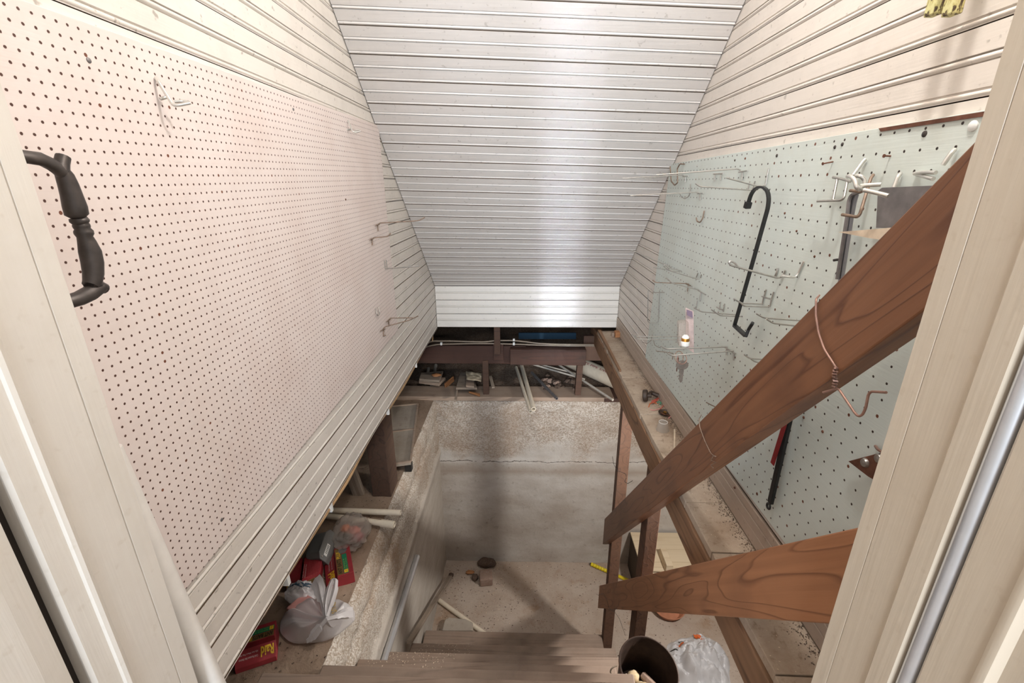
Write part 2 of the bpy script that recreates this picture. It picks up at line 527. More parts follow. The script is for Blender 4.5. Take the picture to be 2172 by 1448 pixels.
def board(name, mat, p0, p1, w, t, up=(0, 0, 1), parent=None, bevel=0.002, plumb=0.0, warp=0.0, seed=0):
    """sawn board from p0 to p1; local X runs along it (the grain); w across 'up', t the thickness.  plumb: slant of the end cuts"""
    p0 = V(p0); p1 = V(p1); d = (p1 - p0); L = d.length; x = d.normalized()
    z = V(up); z = (z - x * z.dot(x)).normalized(); y = z.cross(x)
    M = Matrix((x, y, z)).transposed()
    nseg = 12
    m = MB(); vs = []
    for i in range(nseg + 1):
        for (a, b) in ((-1, -1), (1, -1), (1, 1), (-1, 1)):
            zz = b * w / 2; xx = L * i / nseg + plumb * zz
            k = warp * NZ.noise(V((i * 0.6 + seed, a, b)))
            vs.append(V((xx, a * t / 2 + k, zz + k)))
    fs = [(0, 1, 2, 3), tuple(nseg * 4 + q for q in (3, 2, 1, 0))]
    for i in range(nseg):
        for q in range(4):
            fs.append((i * 4 + q, (i + 1) * 4 + q, (i + 1) * 4 + (q + 1) % 4, i * 4 + (q + 1) % 4))
    me = bpy.data.meshes.new(name); me.from_pydata([tuple(p) for p in vs], [], fs)
    bm = bmesh.new(); bm.from_mesh(me); bmesh.ops.recalc_face_normals(bm, faces=bm.faces); bm.to_mesh(me); bm.free()
    me.materials.append(MAT[mat]); o = bpy.data.objects.new(name, me); COL.objects.link(o)
    base = p0 - (WL[parent] if parent is not None else V((0, 0, 0)))
    o.matrix_world = Matrix.Translation(base) @ M.to_4x4()
    if parent is not None:
        o.parent = parent
    WL[o] = p0
    if bevel:
        md = o.modifiers.new('edge', 'BEVEL'); md.width = bevel; md.segments = 2; md.limit_method = 'ANGLE'
    return o


def sub(o, parent):
    # hang a part one level deeper, under another part of the same thing
    o.parent = parent; o.location = V((0, 0, 0)); return o


def lettering(txt, mat, parent, org, ux, uy, height, width=None, name='lettering', bold=0.0, depth=0.0004):
    """text laid on a surface: org = lower-left corner, ux / uy = writing and up directions"""
    cu = bpy.data.curves.new('txt', 'FONT'); cu.body = txt; cu.size = 1.0; cu.offset = bold; cu.resolution_u = 2
    o = bpy.data.objects.new('txt', cu); COL.objects.link(o)
    dg = bpy.context.evaluated_depsgraph_get(); dg.update()
    me = bpy.data.meshes.new_from_object(o.evaluated_get(dg))
    bpy.data.objects.remove(o); bpy.data.curves.remove(cu)
    xs = [v.co.x for v in me.vertices]; ys = [v.co.y for v in me.vertices]
    x0, x1, y0, y1 = min(xs), max(xs), min(ys), max(ys)
    sy = height / (y1 - y0); sx = (width / (x1 - x0)) if width else sy
    ux = V(ux).normalized(); uy = V(uy).normalized(); nz = ux.cross(uy).normalized()
    pl = WL[parent]
    for v in me.vertices:
        p = V(org) + ux * ((v.co.x - x0) * sx) + uy * ((v.co.y - y0) * sy) + nz * depth
        v.co = p - pl
    me.materials.clear(); me.materials.append(MAT[mat])
    b = bpy.data.objects.new(name, me); COL.objects.link(b); b.parent = parent; WL[b] = pl
    return b


# ================================================================== THE SHELL
XL, XR = -0.50, 0.545            # faces of the two side walls
YK = 2.50                        # knee wall
ZB = -0.787                      # bottom of the side walls (level of the house floor)
PER = 0.081                      # beadboard repeat


def bead_profile(a, b, phase):
    """(position, depth) polyline of beadboard between a and b; joints at phase + k*PER"""
    pts = []
    k0 = math.floor((a - phase) / PER) - 1
    k1 = math.ceil((b - phase) / PER) + 1
    for k in range(k0, k1 + 1):
        o = phase + k * PER
        q = [(0.0000, 0.0), (0.0002, 0.0095), (0.0017, 0.0095), (0.0019, 0.0012)]
        for i in range(1, 6):
            t = i / 6
            q.append((0.0019 + 0.0080 * t, 0.0012 * (1 - t) + 0.0006 - 0.0028 * math.sin(math.pi * t) + 0.0006))
        q += [(0.0102, 0.0026), (0.0114, 0.0026), (0.0121, 0.0)]
        c = PER / 2
        q += [(c - 0.0006, 0.0), (c - 0.0002, 0.0050), (c + 0.0012, 0.0050)]
        for i in range(0, 6):
            t = i / 5
            q.append((c + 0.0016 + 0.0070 * t, 0.0012 - 0.0024 * math.sin(math.pi * t)))
        q += [(c + 0.0090, 0.0050), (c + 0.0104, 0.0050), (c + 0.0108, 0.0)]
        for p, d in q:
            pts.append((o + p, d))
    out = []
    for i, (p, d) in enumerate(pts):
        if a < p < b:
            if not out:
                out.append((a, 0.0))
            out.append((p, d))
    out.append((b, 0.0))
    return out


def bead_wall(name, mat, fn, a, b, phase, u0, u1, thick=0.019, nu=1):
    """fn(s, depth, u) -> point; s across the boards, u along them"""
    pr = bead_profile(a, b, phase)
    m = MB(); n = len(pr)
    rows = []
    for k in range(nu + 1):
        u = u0 + (u1 - u0) * k / nu
        rows.append([fn(p, d, u) for p, d in pr] + [fn(pr[-1][0], thick, u), fn(pr[0][0], thick, u)])
    vs = [p for r in rows for p in r]; w = n + 2; fs = []
    for k in range(nu):
        for i in range(w):
            j = (i + 1) % w
            fs.append((k * w + i, k * w + j, (k + 1) * w + j, (k + 1) * w + i))
    fs.append(tuple(range(w))); fs.append(tuple(nu * w + i for i in range(w - 1, -1, -1)))
    m.add(vs, fs)
    o = struct(m.build(name, mat, loc=fn(a, 0, (u0 + u1) / 2)))
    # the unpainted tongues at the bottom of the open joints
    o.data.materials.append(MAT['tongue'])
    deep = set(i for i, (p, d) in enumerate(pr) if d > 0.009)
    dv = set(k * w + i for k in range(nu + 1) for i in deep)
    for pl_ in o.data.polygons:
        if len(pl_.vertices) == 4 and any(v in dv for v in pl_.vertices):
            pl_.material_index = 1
    return o


def ceil_z(y, x):
    s = 0.865 + (0.821 - 0.865) * (x - XL) / (XR - XL)
    return -0.531 + s * (YK - y)


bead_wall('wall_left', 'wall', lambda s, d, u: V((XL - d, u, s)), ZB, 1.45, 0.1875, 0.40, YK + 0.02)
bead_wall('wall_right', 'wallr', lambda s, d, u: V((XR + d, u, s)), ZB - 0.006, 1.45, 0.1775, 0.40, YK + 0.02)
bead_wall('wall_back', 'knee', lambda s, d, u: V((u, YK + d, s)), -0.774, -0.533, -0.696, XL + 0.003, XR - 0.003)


def ceil_pt(s, d, u):
    # s: distance up the slope from the knee wall
    y = YK - s * math.cos(math.atan(0.845))
    return V((u, y + d * 0.645, ceil_z(y, u) + d * 0.764))


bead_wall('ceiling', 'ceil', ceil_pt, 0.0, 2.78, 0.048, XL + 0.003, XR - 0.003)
# dark joint where the slope meets the knee wall
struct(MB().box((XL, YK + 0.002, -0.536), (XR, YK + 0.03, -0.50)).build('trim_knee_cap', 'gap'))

MAT['taupe'] = paint('taupe_baseboard_paint', rgb(184, 166, 150), GRIME, 0.5, 'Y', 1.0, 0.5)
bp_ = [(0.5385, -0.794), (0.5385, -0.7640), (0.5400, -0.7625), (0.5385, -0.7610), (0.5385, -0.7390), (0.5405, -0.7375), (0.5405, -0.7360), (0.5385, -0.7345), (0.5385, -0.7150), (0.5405, -0.7120), (0.5445, -0.7120), (0.5445, -0.794)]
struct(MB().prism([V((x, 0, z)) for x, z in bp_], (0, 0.40, 0), (0, YK, 0)).build('baseboard_right', 'taupe', bevel=.0006))
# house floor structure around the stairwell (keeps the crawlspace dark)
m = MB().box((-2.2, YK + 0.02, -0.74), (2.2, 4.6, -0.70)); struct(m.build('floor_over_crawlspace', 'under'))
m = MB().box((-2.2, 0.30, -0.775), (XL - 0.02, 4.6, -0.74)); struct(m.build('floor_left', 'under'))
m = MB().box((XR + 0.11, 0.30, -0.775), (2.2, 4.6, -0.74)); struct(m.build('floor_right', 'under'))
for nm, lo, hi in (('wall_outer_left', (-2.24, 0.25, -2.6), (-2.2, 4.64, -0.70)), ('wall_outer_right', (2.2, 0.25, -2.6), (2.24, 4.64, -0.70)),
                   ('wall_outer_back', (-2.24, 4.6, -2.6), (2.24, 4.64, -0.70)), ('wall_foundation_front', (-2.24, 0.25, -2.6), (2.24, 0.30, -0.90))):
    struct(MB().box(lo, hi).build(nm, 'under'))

# wall that holds the doorway (its stairwell side)
struct(MB().box((-2.2, 0.335, -0.92), (-0.455, 0.395, 1.5)).build('wall_door_left', 'wall'))
struct(MB().box((0.40, 0.335, -0.92), (2.2, 0.395, 1.5)).build('wall_door_right', 'wallr'))
struct(MB().box((-0.455, 0.335, 1.15), (0.40, 0.395, 1.5)).build('wall_door_head', 'wall'))
struct(MB().box((-2.2, -0.6, -0.90), (2.2, 0.335, -0.86)).build('floor_doorway', 'plank'))


def zprism(poly, z0, z1):
    return MB().prism([V((x, y, 0)) for x, y in poly], (0, 0, z0), (0, 0, z1))


# left jamb: face, hairline crack, stop moulding, dark gap, casing
JZ0, JZ1 = -0.90, 1.16
pl = [(-0.420, 0.400), (-0.420, 0.3805), (-0.4213, 0.380), (-0.4213, 0.3790), (-0.4200, 0.3785),
      (-0.4195, 0.334), (-0.4172, 0.331), (-0.4160, 0.328), (-0.4172, 0.3245), (-0.4200, 0.3235), (-0.4205, 0.304), (-0.424, 0.3015), (-0.462, 0.3015), (-0.462, 0.400)]
struct(zprism(pl, JZ0, JZ1).build('trim_1', 'jambl', smooth=30))
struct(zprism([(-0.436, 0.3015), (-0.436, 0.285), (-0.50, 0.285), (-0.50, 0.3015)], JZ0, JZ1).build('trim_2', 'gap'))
pl = [(-0.421, 0.2868), (-0.419, 0.268), (-0.420, 0.24), (-0.430, 0.18), (-0.60, 0.18), (-0.60, 0.2868)]
struct(zprism(pl, JZ0, JZ1).build('trim_3', 'jambl'))
# right jamb
pr_ = [(0.360, 0.4005), (0.3605, 0.3825), (0.3617, 0.3818), (0.3605, 0.381), (0.3600, 0.340), (0.3585, 0.3385), (0.3570, 0.3365),
       (0.3570, 0.3165), (0.375, 0.3150), (0.41, 0.3150), (0.41, 0.4005)]
struct(zprism(pr_, JZ0, JZ1).build('trim_4', 'jambr', smooth=30))
m = MB().tube([(0.3655, 0.3080, JZ0), (0.3655, 0.3080, JZ1)], 0.0068, 20)
struct(m.build('trim_5', 'galv', smooth=40))
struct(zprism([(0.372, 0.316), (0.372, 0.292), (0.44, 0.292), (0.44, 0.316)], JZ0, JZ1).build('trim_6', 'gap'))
pr_ = [(0.362, 0.2985), (0.3605, 0.2960), (0.3605, 0.262), (0.3580, 0.2605), (0.3570, 0.257), (0.3580, 0.2530), (0.3640, 0.2500), (0.364, 0.18), (0.55, 0.18), (0.55, 0.2985)]
struct(zprism(pr_, JZ0, JZ1).build('trim_7', 'jambr', smooth=30))

# ------------------------------------------------------------------ cellar pit
ZL, ZF, XC, YB = -1.253, -2.495, -0.532, 2.50     # ledge top, floor, left face, back face


def rough_left(u, v):
    """left concrete wall; u along Y, v downwards"""
    y = 0.45 + u * (YB - 0.45); z = ZL - v * (ZL - ZF)
    d = ZL - z
    q = V((0, y * 9, z * 9)); x = XC
    amp = 0.010 if d < 0.33 else 0.002
    x += amp * (NZ.noise(q * 2.2) + 0.6 * NZ.noise(q * 6))
    if d < 0.02: x -= 0.02 * (1 - d / 0.02)
    if 0.11 < d < 0.15: x -= 0.010          # groove between the two pours
    if 0.33 <= d < 0.38: x += 0.010
    return V((x, y, z))


nv = [0, 0.004, 0.012, 0.03, 0.06, 0.085, 0.092, 0.105, 0.118, 0.126, 0.15, 0.18, 0.22, 0.25, 0.262, 0.27, 0.30, 0.31, 0.36, 0.5, 0.65, 0.8, 1.0]
m = MB(); nu = 110
vs = [rough_left(i / nu, w) for i in range(nu + 1) for w in nv]
k = len(nv)
m.add(vs, [(i * k + j, (i + 1) * k + j, (i + 1) * k + j + 1, i * k + j + 1) for i in range(nu) for j in range(k - 1)])
# ledge top strip and rear closure
vs = []
for i in range(nu + 1):
    a_ = rough_left(i / nu, 0.0)
    vs += [a_, V((XC - 0.16, a_.y, ZL - 0.03))]
m.add(vs, [(i * 2, i * 2 + 1, i * 2 + 3, i * 2 + 2) for i in range(nu)])


def left_wall_mat():
    mm = N('left_foundation_concrete', 0.92, 0, 0.25)
    v = mm.coord(); g = mm.sep(v)
    a = mm.noise(v, 3, 6, 0.65); b = mm.noise(v, 30, 5, 0.7)
    pc = mm.sep(mm.voro(v, 210, 'Color'))[0]; pd = mm.voro(v, 210)
    agg = mm.mix(mm.ramp(pc, [(0.1, 0.0), (0.9, 1.0)]), rgb(162, 148, 132), rgb(206, 198, 188))
    agg = mm.mix(mm.ramp(a, [(0.45, 0.0), (0.65, 0.6)]), agg, rgb(150, 120, 92))
    tr = mm.noise(mm.coord((1, 1.5, 5)), 4, 6, 0.65)
    smo = mm.mix(mm.ramp(tr, [(0.35, 0.0), (0.7, 1.0)]), rgb(192, 184, 174), rgb(172, 162, 150))
    z = mm.math('ADD', g[2], mm.math('MULTIPLY', mm.math('SUBTRACT', a, 0.5), 0.06))
    mk = mm.ramp(mm.math('ADD', mm.math('MULTIPLY', z, 1.0), 0.5), [(0.16, 0.0), (0.19, 1.0)])
    mm.base(mm.mix(mk, smo, agg))
    h = mm.math('SUBTRACT', b, mm.math('MULTIPLY', mm.math('MULTIPLY', pd, 1.5), mk))
    mm.bump(h, 0.35, 0.008)
    return mm.m


MAT['leftwall'] = left_wall_mat()
struct(m.build('wall_pit_left', 'leftwall', loc=(XC, 1.4, ZL), smooth=50))


def back_wall_mat():
    mm = N('back_foundation_concrete', 0.92, 0, 0.25)
    v = mm.coord(); g = mm.sep(v)
    a = mm.noise(v, 2.2, 6, 0.62); b = mm.noise(v, 28, 5, 0.7)
    pc = mm.sep(mm.voro(v, 165, 'Color'))[0]; pd = mm.voro(v, 165)
    agg = mm.mix(mm.ramp(pc, [(0.1, 0.0), (0.9, 1.0)]), rgb(156, 144, 130), rgb(206, 199, 190))
    agg = mm.mix(mm.ramp(a, [(0.42, 0.0), (0.62, 0.55)]), agg, rgb(150, 128, 108))
    tr = mm.noise(mm.coord((1.2, 1, 2.6)), 2.2, 6, 0.62)
    smo = mm.mix(mm.ramp(tr, [(0.34, 0.0), (0.62, 1.0)]), rgb(194, 189, 182), rgb(172, 162, 152))
    smo = mm.mix(mm.ramp(b, [(0.58, 0.0), (0.74, 0.5)]), smo, rgb(120, 104, 90))
    # local z: 0 at the top, negative down
    edge = mm.math('ADD', g[2], mm.math('MULTIPLY', mm.math('SUBTRACT', a, 0.5), 0.9))
    mk = mm.ramp(mm.math('ADD', edge, 0.6), [(0.24, 0.0), (0.34, 1.0)])
    col = mm.mix(mk, smo, agg)
    cz = mm.math('ADD', mm.math('ADD', g[2], 0.425), mm.math('MULTIPLY', mm.math('SUBTRACT', mm.noise(v, 6, 5, 0.7), 0.5), 0.05))
    crack = mm.math('LESS_THAN', mm.math('ABSOLUTE', cz), 0.0020)
    crack = mm.math('MULTIPLY', crack, mm.math('GREATER_THAN', mm.noise(v, 9, 2), 0.36))
    col = mm.mix(mm.math('MULTIPLY', crack, 0.8), col, rgb(66, 54, 46))
    band = mm.ramp(mm.math('ADD', g[2], 0.6), [(0.06, 0.0), (0.10, 0.5), (0.17, 0.0)])
    col = mm.mix(band, col, rgb(138, 118, 98))
    mm.base(col)
    h = mm.math('SUBTRACT', b, mm.math('MULTIPLY', mm.math('MULTIPLY', pd, 1.6), mk))
    mm.bump(h, 0.35, 0.009)
    return mm.m


MAT['backwall'] = back_wall_mat()


def back_pt(u, v):
    x = XC - 0.05 + u * (2.2 - XC); z = ZL - v * (ZL - ZF)
    d = ZL - z
    amp = 0.012 * max(0.0, 1 - d / 0.42) + 0.0025
    q = V((x * 9, z * 9, 3))
    y = YB + amp * (NZ.noise(q * 1.6) + 0.6 * NZ.noise(q * 5))
    if d > 0.42: y -= 0.006
    if d < 0.015: y += 0.02
    return V((x, y, z))


m = MB().grid(back_pt, 120, 70)
struct(m.build('wall_pit_back', 'backwall', loc=(0, YB, ZL), smooth=50))


def floor_mat():
    mm = N('cellar_floor_concrete', 0.92, 0, 0.25)
    v = mm.coord()
    a = mm.noise(v, 2.6, 6, 0.65, 0.3); b = mm.noise(v, 90, 3, 0.6); c = mm.noise(v, 5.0, 5, 0.7)
    col = mm.mix(mm.ramp(a, [(0.4, 0.0), (0.6, 1.0)]), rgb(184, 170, 157), rgb(168, 150, 134))
    col = mm.mix(mm.ramp(c, [(0.55, 0.0), (0.66, 0.6)]), col, rgb(150, 122, 98))
    col = mm.mix(mm.ramp(b, [(0.62, 0.0), (0.72, 0.8)]), col, rgb(84, 64, 50))
    mm.base(col); mm.bump(mm.math('ADD', b, a), 0.35, 0.008)
    return mm.m


MAT['pitfloor'] = floor_mat()
m = MB().grid(lambda u, v: V((-0.6 + u * 2.9, 0.3 + v * 2.3, ZF + 0.004 * NZ.noise(V((u * 14, v * 11, 0))))), 60, 50)
struct(m.build('floor', 'pitfloor', loc=(0.4, 1.4, ZF), smooth=50))

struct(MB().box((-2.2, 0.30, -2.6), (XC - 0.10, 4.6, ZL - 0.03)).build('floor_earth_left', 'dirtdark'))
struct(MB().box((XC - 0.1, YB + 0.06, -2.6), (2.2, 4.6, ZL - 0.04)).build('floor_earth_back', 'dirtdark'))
# dirt on the left ledge (under the left wall) and in the crawlspace behind the sill


def dirt_left(u, v):
    x = -2.2 + u * (2.2 + XC - 0.018); y = 0.30 + v * 2.4
    n = 0.010 * NZ.noise(V((x * 6, y * 6, 0))) + 0.004 * NZ.noise(V((x * 25, y * 25, 1)))
    e = max(0.0, (x + 0.62) / 0.06) if x > -0.62 else 0
    return V((x, y, ZL + 0.004 + n * (1 - min(1, e)) - 0.003 * min(1, e) ** 2 + 0.02 * max(0.0, -0.9 - x)))


struct(MB().grid(dirt_left, 120, 90).build('floor_ledge_dirt', 'dirt', loc=(-1.2, 1.4, ZL), smooth=60))


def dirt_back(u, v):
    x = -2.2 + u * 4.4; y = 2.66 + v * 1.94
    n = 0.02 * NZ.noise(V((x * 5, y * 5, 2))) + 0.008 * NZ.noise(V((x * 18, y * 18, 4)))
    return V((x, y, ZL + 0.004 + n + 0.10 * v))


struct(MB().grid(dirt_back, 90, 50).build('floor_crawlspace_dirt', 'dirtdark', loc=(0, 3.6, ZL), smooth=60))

# ================================================================== TIMBERS
# sill along the top of the rear foundation
sl = thing('sill_plate', 'dusty timber sill lying along the top of the rear concrete foundation wall', 'timber', (0, 2.58, ZL))
board('plank', 'sill', (-1.2, 2.585, ZL + 0.014), (0.56, 2.585, ZL + 0.014), 0.16, 0.028, (0, 1, 0), sl, 0.003, 0, 0.003)
o = board('splice_block', 'dark', (0.50, 2.575, ZL + 0.013), (1.6, 2.585, ZL + 0.010), 0.15, 0.024, (0, 1, 0), sl, 0.003, 0, 0.003)

# beam under the shelf, right of the stairs
bm_ = MB()
nb = 40
vs = []
for i in range(nb + 1):
    y = 0.40 + 2.35 * i / nb
    j = 0.003 * NZ.noise(V((y * 8, 1, 0)))
    vs += [V((0.432 + j, y, -0.915)), V((0.482, y, -0.915)), V((0.482, y, -0.821)), V((0.431 + 1.6 * j, y, -0.821 + j))]
fs = [(0, 1, 2, 3), tuple(nb * 4 + q for q in (3, 2, 1, 0))]
for i in range(nb):
    for q in range(4):
        fs.append((i * 4 + q, (i + 1) * 4 + q, (i + 1) * 4 + (q + 1) % 4, i * 4 + (q + 1) % 4))
bm_.add(vs, fs)
tag(bm_.build('floor_beam', 'beam', bevel=0.003), 'long rough brown beam running along the left edge of the dusty shelf', 'beam')

# shelf boards on the beam, running up to the right wall
sh = thing('shelf', 'dusty plank shelf between the long brown beam and the right wall', 'shelf', (0.51, 1.5, -0.82))
cuts = [0.40, 0.56, 0.70, 0.835, 1.01, 1.165, 1.345, 1.50, 1.68, 1.84, 2.02, 2.19, 2.36, 2.52]
for i in range(len(cuts) - 1):
    a, b = cuts[i] + 0.0012, cuts[i + 1] - 0.0012
    e = 0.006 * NZ.noise(V((i * 3.3, 0, 0)))
    q = [(0.437 + e, a), (0.64, a - 0.004), (0.64, b - 0.004), (0.437 - e, b)]
    mb = MB().prism([V((x, y, 0)) for x, y in q], (0, 0, -0.8205), (0, 0, -0.800 + 0.0012 * (i % 2)))
    mb.build('plank', 'shelf', sh, bevel=0.0015)
sp = MB()
sp.add([(0.437, 1.9, -0.799), (0.447, 1.9, -0.799), (0.452, 2.5, -0.799), (0.434, 2.5, -0.799), (0.437, 1.9, -0.790), (0.447, 1.9, -0.790), (0.452, 2.5, -0.788), (0.434, 2.5, -0.788)],
       [(0, 3, 2, 1), (4, 5, 6, 7), (0, 1, 5, 4), (1, 2, 6, 5), (2, 3, 7, 6), (3, 0, 4, 7)])
sp.build('edge_strip', 'beam', sh)

# posts carrying the beam
tag(board('handrail_post', 'post', (0.4595, 1.786, ZF), (0.4595, 1.786, -0.915), 0.046, 0.049, (0, 1, 0)).__class__ and bpy.data.objects['handrail_post'],
    'brown post at the foot of the stairs, carrying the lower ends of both rails', 'post')
tag(board('handrail_post', 'post', (0.457, 1.322, ZF), (0.457, 1.322, -0.915), 0.064, 0.043, (0, 1, 0)), 'brown post behind the bucket, under the middle of the long beam', 'post')

# the two rails of the stairs
def rail(label, mat, cz0, cz1, seed):
    y0, y1 = 1.80, 0.40
    sl_ = (cz1 - cz0) / (y0 - y1)
    z = lambda y: cz0 + (y0 - y) * sl_
    p0 = V((0.4175, y0, z(y0))); p1 = V((0.4175, y1, z(y1)))
    o = board('handrail', mat, p0, p1, 0.1015, 0.033, (0, 0, 1), None, 0.002, -sl_ * 0 + sl_, 0.0, seed)
    return tag(o, label, 'handrail')


UR = rail('dark reddish brown upper rail, wrapped by two wires, slanting across the green pegboard', 'rail', -1.577 - 0.025 * 1.156, -0.036 + 0.042 * 1.156, 1)
LR = rail('lighter orange brown lower rail with bold grain beneath the wire-wrapped rail', 'railb', -2.015 - 0.01 * 1.155, -0.467 + 0.049 * 1.155, 5)

# stairs
st = thing('staircase', 'dusty grey brown wooden stairs going down into the cellar', 'stairs', (0, 1.0, ZF))
steps = [(-2.28, 1.80, -0.522, 0.43), (-2.00, 1.515, -0.51, 0.43), (-1.69, 1.245, -0.53, 0.50), (-1.45, 1.042, -0.53, 0.30),
         (-1.236, 0.871, -0.545, 0.30), (-1.06, 0.727, -0.60, 0.42), (-0.885, 0.572, -0.44, 0.40)]
yaw = -0.022
for i, (z, y, x0, x1) in enumerate(steps):
    yb = (steps[i + 1][1] if i < 6 else 0.40) - 0.03
    w = y - yb
    c0 = V((x0, y - w / 2 - yaw * x0 * 0.3, z - 0.018)); c1 = V((x1, y - w / 2 - yaw * x1 * 0.3 - 0.012, z - 0.018))
    board('tread', 'tread', c0, c1, w, 0.036, (0, 1, 0), st, 0.004, 0, 0.002, i * 3)
MB().hexa([(-0.52, 1.78, ZF), (-0.485, 1.78, ZF), (-0.485, 1.66, ZF), (-0.52, 1.66, ZF)],
          [(-0.52, 0.56, -0.97), (-0.485, 0.56, -0.97), (-0.485, 0.44, -0.97), (-0.52, 0.44, -0.97)]).build('stringer', 'tread', st)
MB().hexa([(0.385, 1.78, ZF), (0.42, 1.78, ZF), (0.42, 1.66, ZF), (0.385, 1.66, ZF)],
          [(0.36, 0.56, -0.97), (0.395, 0.56, -0.97), (0.395, 0.44, -0.97), (0.36, 0.44, -0.97)]).build('stringer', 'tread', st)

# crawlspace framing under the knee wall
YJ = 2.57
o = board('joist', 'dark', (-1.3, YJ, -0.965), (0.02, YJ, -0.965), 0.115, 0.045, (0, 0, 1), None, 0.003)
tag(o, 'dark red joist left of centre under the white knee wall, behind the two pale cables', 'joist')
o = board('joist', 'dark', (-0.075, YJ - 0.035, -0.962), (0.375, YJ - 0.035, -0.962), 0.10, 0.075, (0, 0, 1), None, 0.005, 0, 0.003)
tag(o, 'short thick dusty-topped beam right of centre under the white knee wall', 'beam')
o = board('joist', 'darkz', (0.37, YJ + 0.05, -0.94), (0.62, YJ + 0.05, -0.94), 0.16, 0.04, (0, 0, 1), None, 0.003)
tag(o, 'brown timber end between the thick dusty beam and the long shelf beam', 'joist')
o = board('block', 'dark', (-0.175, YJ - 0.035, -0.94), (-0.115, YJ - 0.035, -0.94), 0.10, 0.02, (0, 0, 1), None, 0.002)
tag(o, 'small dark wooden block nailed to the joint of the dark red joist', 'block')
o = board('hanger', 'darkz', (-0.15, 2.518, -0.945), (-0.15, 2.518, -0.745), 0.036, 0.03, (1, 0, 0), None, 0.002)
o = tag(o, 'short reddish wooden hanger dangling below the middle of the white knee wall', 'wood strip')
o = board('prop', 'darkz', (-0.226, 2.556, ZL + 0.028), (-0.226, 2.556, -1.0), 0.036, 0.036, (1, 0, 0), None, 0.002)
tag(o, 'brown prop on the sill beneath the left dark red joist', 'post')
o = board('prop', 'darkz', (0.342, 2.556, ZL + 0.028), (0.348, 2.55, -1.0), 0.036, 0.036, (1, 0, 0), None, 0.002)
tag(o, 'brown prop on the sill beneath the right end of the thick dusty beam', 'post')
o = board('rim_joist', 'dark', (-2.1, 3.2, -0.86), (2.1, 3.2, -0.86), 0.16, 0.05, (0, 0, 1), None, 0.003)
tag(o, 'dark joist deep in the crawlspace above the strip of painted blue light', 'joist')
o = MB().slab([PY(1100, 706, 3.1), PY(1222, 706, 3.1), PY(1222, 719, 3.1), PY(1100, 719, 3.1)], (0, 0.012, 0)).build('painted_light', 'strip')  # bluish light on a joist, put into the colour of this strip
tag(o, 'strip coloured blue as light on a joist in the dark gap under the knee wall', 'painted_light')

# post and stub under the left wall
o = board('stud', 'darkz', (-0.597, 1.645, ZL), (-0.597, 1.645, -0.78), 0.11, 0.08, (0, 1, 0), None, 0.003)
tag(o, 'thick dark brown post on the ledge, holding up the left wall', 'post')
o = board('offcut', 'plank', (-0.70, 1.605, ZL + 0.002), (-0.735, 1.56, -0.95), 0.05, 0.02, (1, 0, 0), None, 0.002)
tag(o, 'short grey board standing on the ledge left of the thick dark post', 'board')

# ================================================================== PEGBOARDS
# pink board: 12.7 mm grid, hung one degree out of level
pk = thing('pegboard', 'large pink perforated board on the left wall', 'pegboard', (XL, 1.06, -0.19))
ang = math.radians(1.05)
loc = V((-0.497, 0.5112, -0.5458))
mb = MB().box((-0.0030, -0.10, -0.0135), (0.0030, 1.185, 0.7205))
o = mb.build('panel', 'pink', loc=(0, 0, 0), bevel=0.0008)
o.parent = pk; o.location = loc - WL[pk]; o.rotation_euler = (ang, 0, 0)
for i, (px, py, mt) in enumerate(((188, 128, 'steel'), (622, 232, 'steel'), (470, 1102, 'steel'), (733, 423, 'rust'))):
    p = PX(px, py, -0.494)
    MB().lathe(p, (1, 0, 0), [(0.0, 0.0016), (0.0015, 0.0016), (0.0028, 0.0009), (0.0031, 0.0), (0.0031, -0.002)], 14).build('screw', mt, pk, smooth=30)

gn = thing('pegboard', 'large pale green perforated board full of hooks on the right wall', 'pegboard', (XR, 1.1, -0.3))
XG = 0.537                                   # face of the green board
q = [PX(1418, 350, XG), PX(1374, 760, XG)]
pts = [V((0, 0.40, 0.083)), V((0, q[0].y - 0.02, 0.073)), V((0, 1.86, -0.712)), V((0, 0.40, -0.685))]
mb = MB().prism(pts, (XG, 0, 0), (XG + 0.006, 0, 0))
go = mb.build('panel', 'green', gn, loc=(XG, 0.729, -0.653), bevel=0.0006)
for px, py, mt, r in ((1771, 312, 'iron', .0045), (1787, 306, 'iron', .0045), (1961, 284, 'iron', .006), (1479, 352, 'zinc', .004), (1559, 340, 'iron', .004),
                      (1581, 336, 'rust', .004), (1648, 330, 'iron', .005), (1558, 1034, 'rust', .004), (1606, 911 + 136, 'rust', .005), (1705, 885, 'rust', .004), (1745, 915, 'rust', .004),
                      (1728, 424 + 120, 'rust', .0035), (1690, 490, 'rust', .0035), (1665, 452, 'rust', .0035)):
    p = PX(px, py, XG)
    MB().lathe(p, (-1, 0, 0), [(0.0, 0.0018), (r * .35, 0.0018), (r * .65, 0.0009), (r * .72, 0.0), (r * .72, -0.002)], 14).build('screw', mt, gn, smooth=30)
p = PX(2065, 267, XG)
MB().lathe(p, (-1, 0, 0), [(0.0, 0.003), (0.004, 0.003), (0.0062, 0.0015), (0.0065, 0.0), (0.0065, -0.002)], 16).build('plug', 'white', gn, smooth=40)

# rusted strip along the top of the green board
m = MB().slab([PX(1872, 272, 0.541), PX(2100, 236, 0.541), PX(2100, 246, 0.541), PX(1876, 279, 0.541)], (-0.006, 0, 0))
tag(m.build('strip', 'rust'), 'thin brown splintered strip along the top right edge of the green pegboard', 'wood strip')

# ================================================================== HOOKS
def W(px, py, off=0.003):
    return PX(px, py, XG - off)


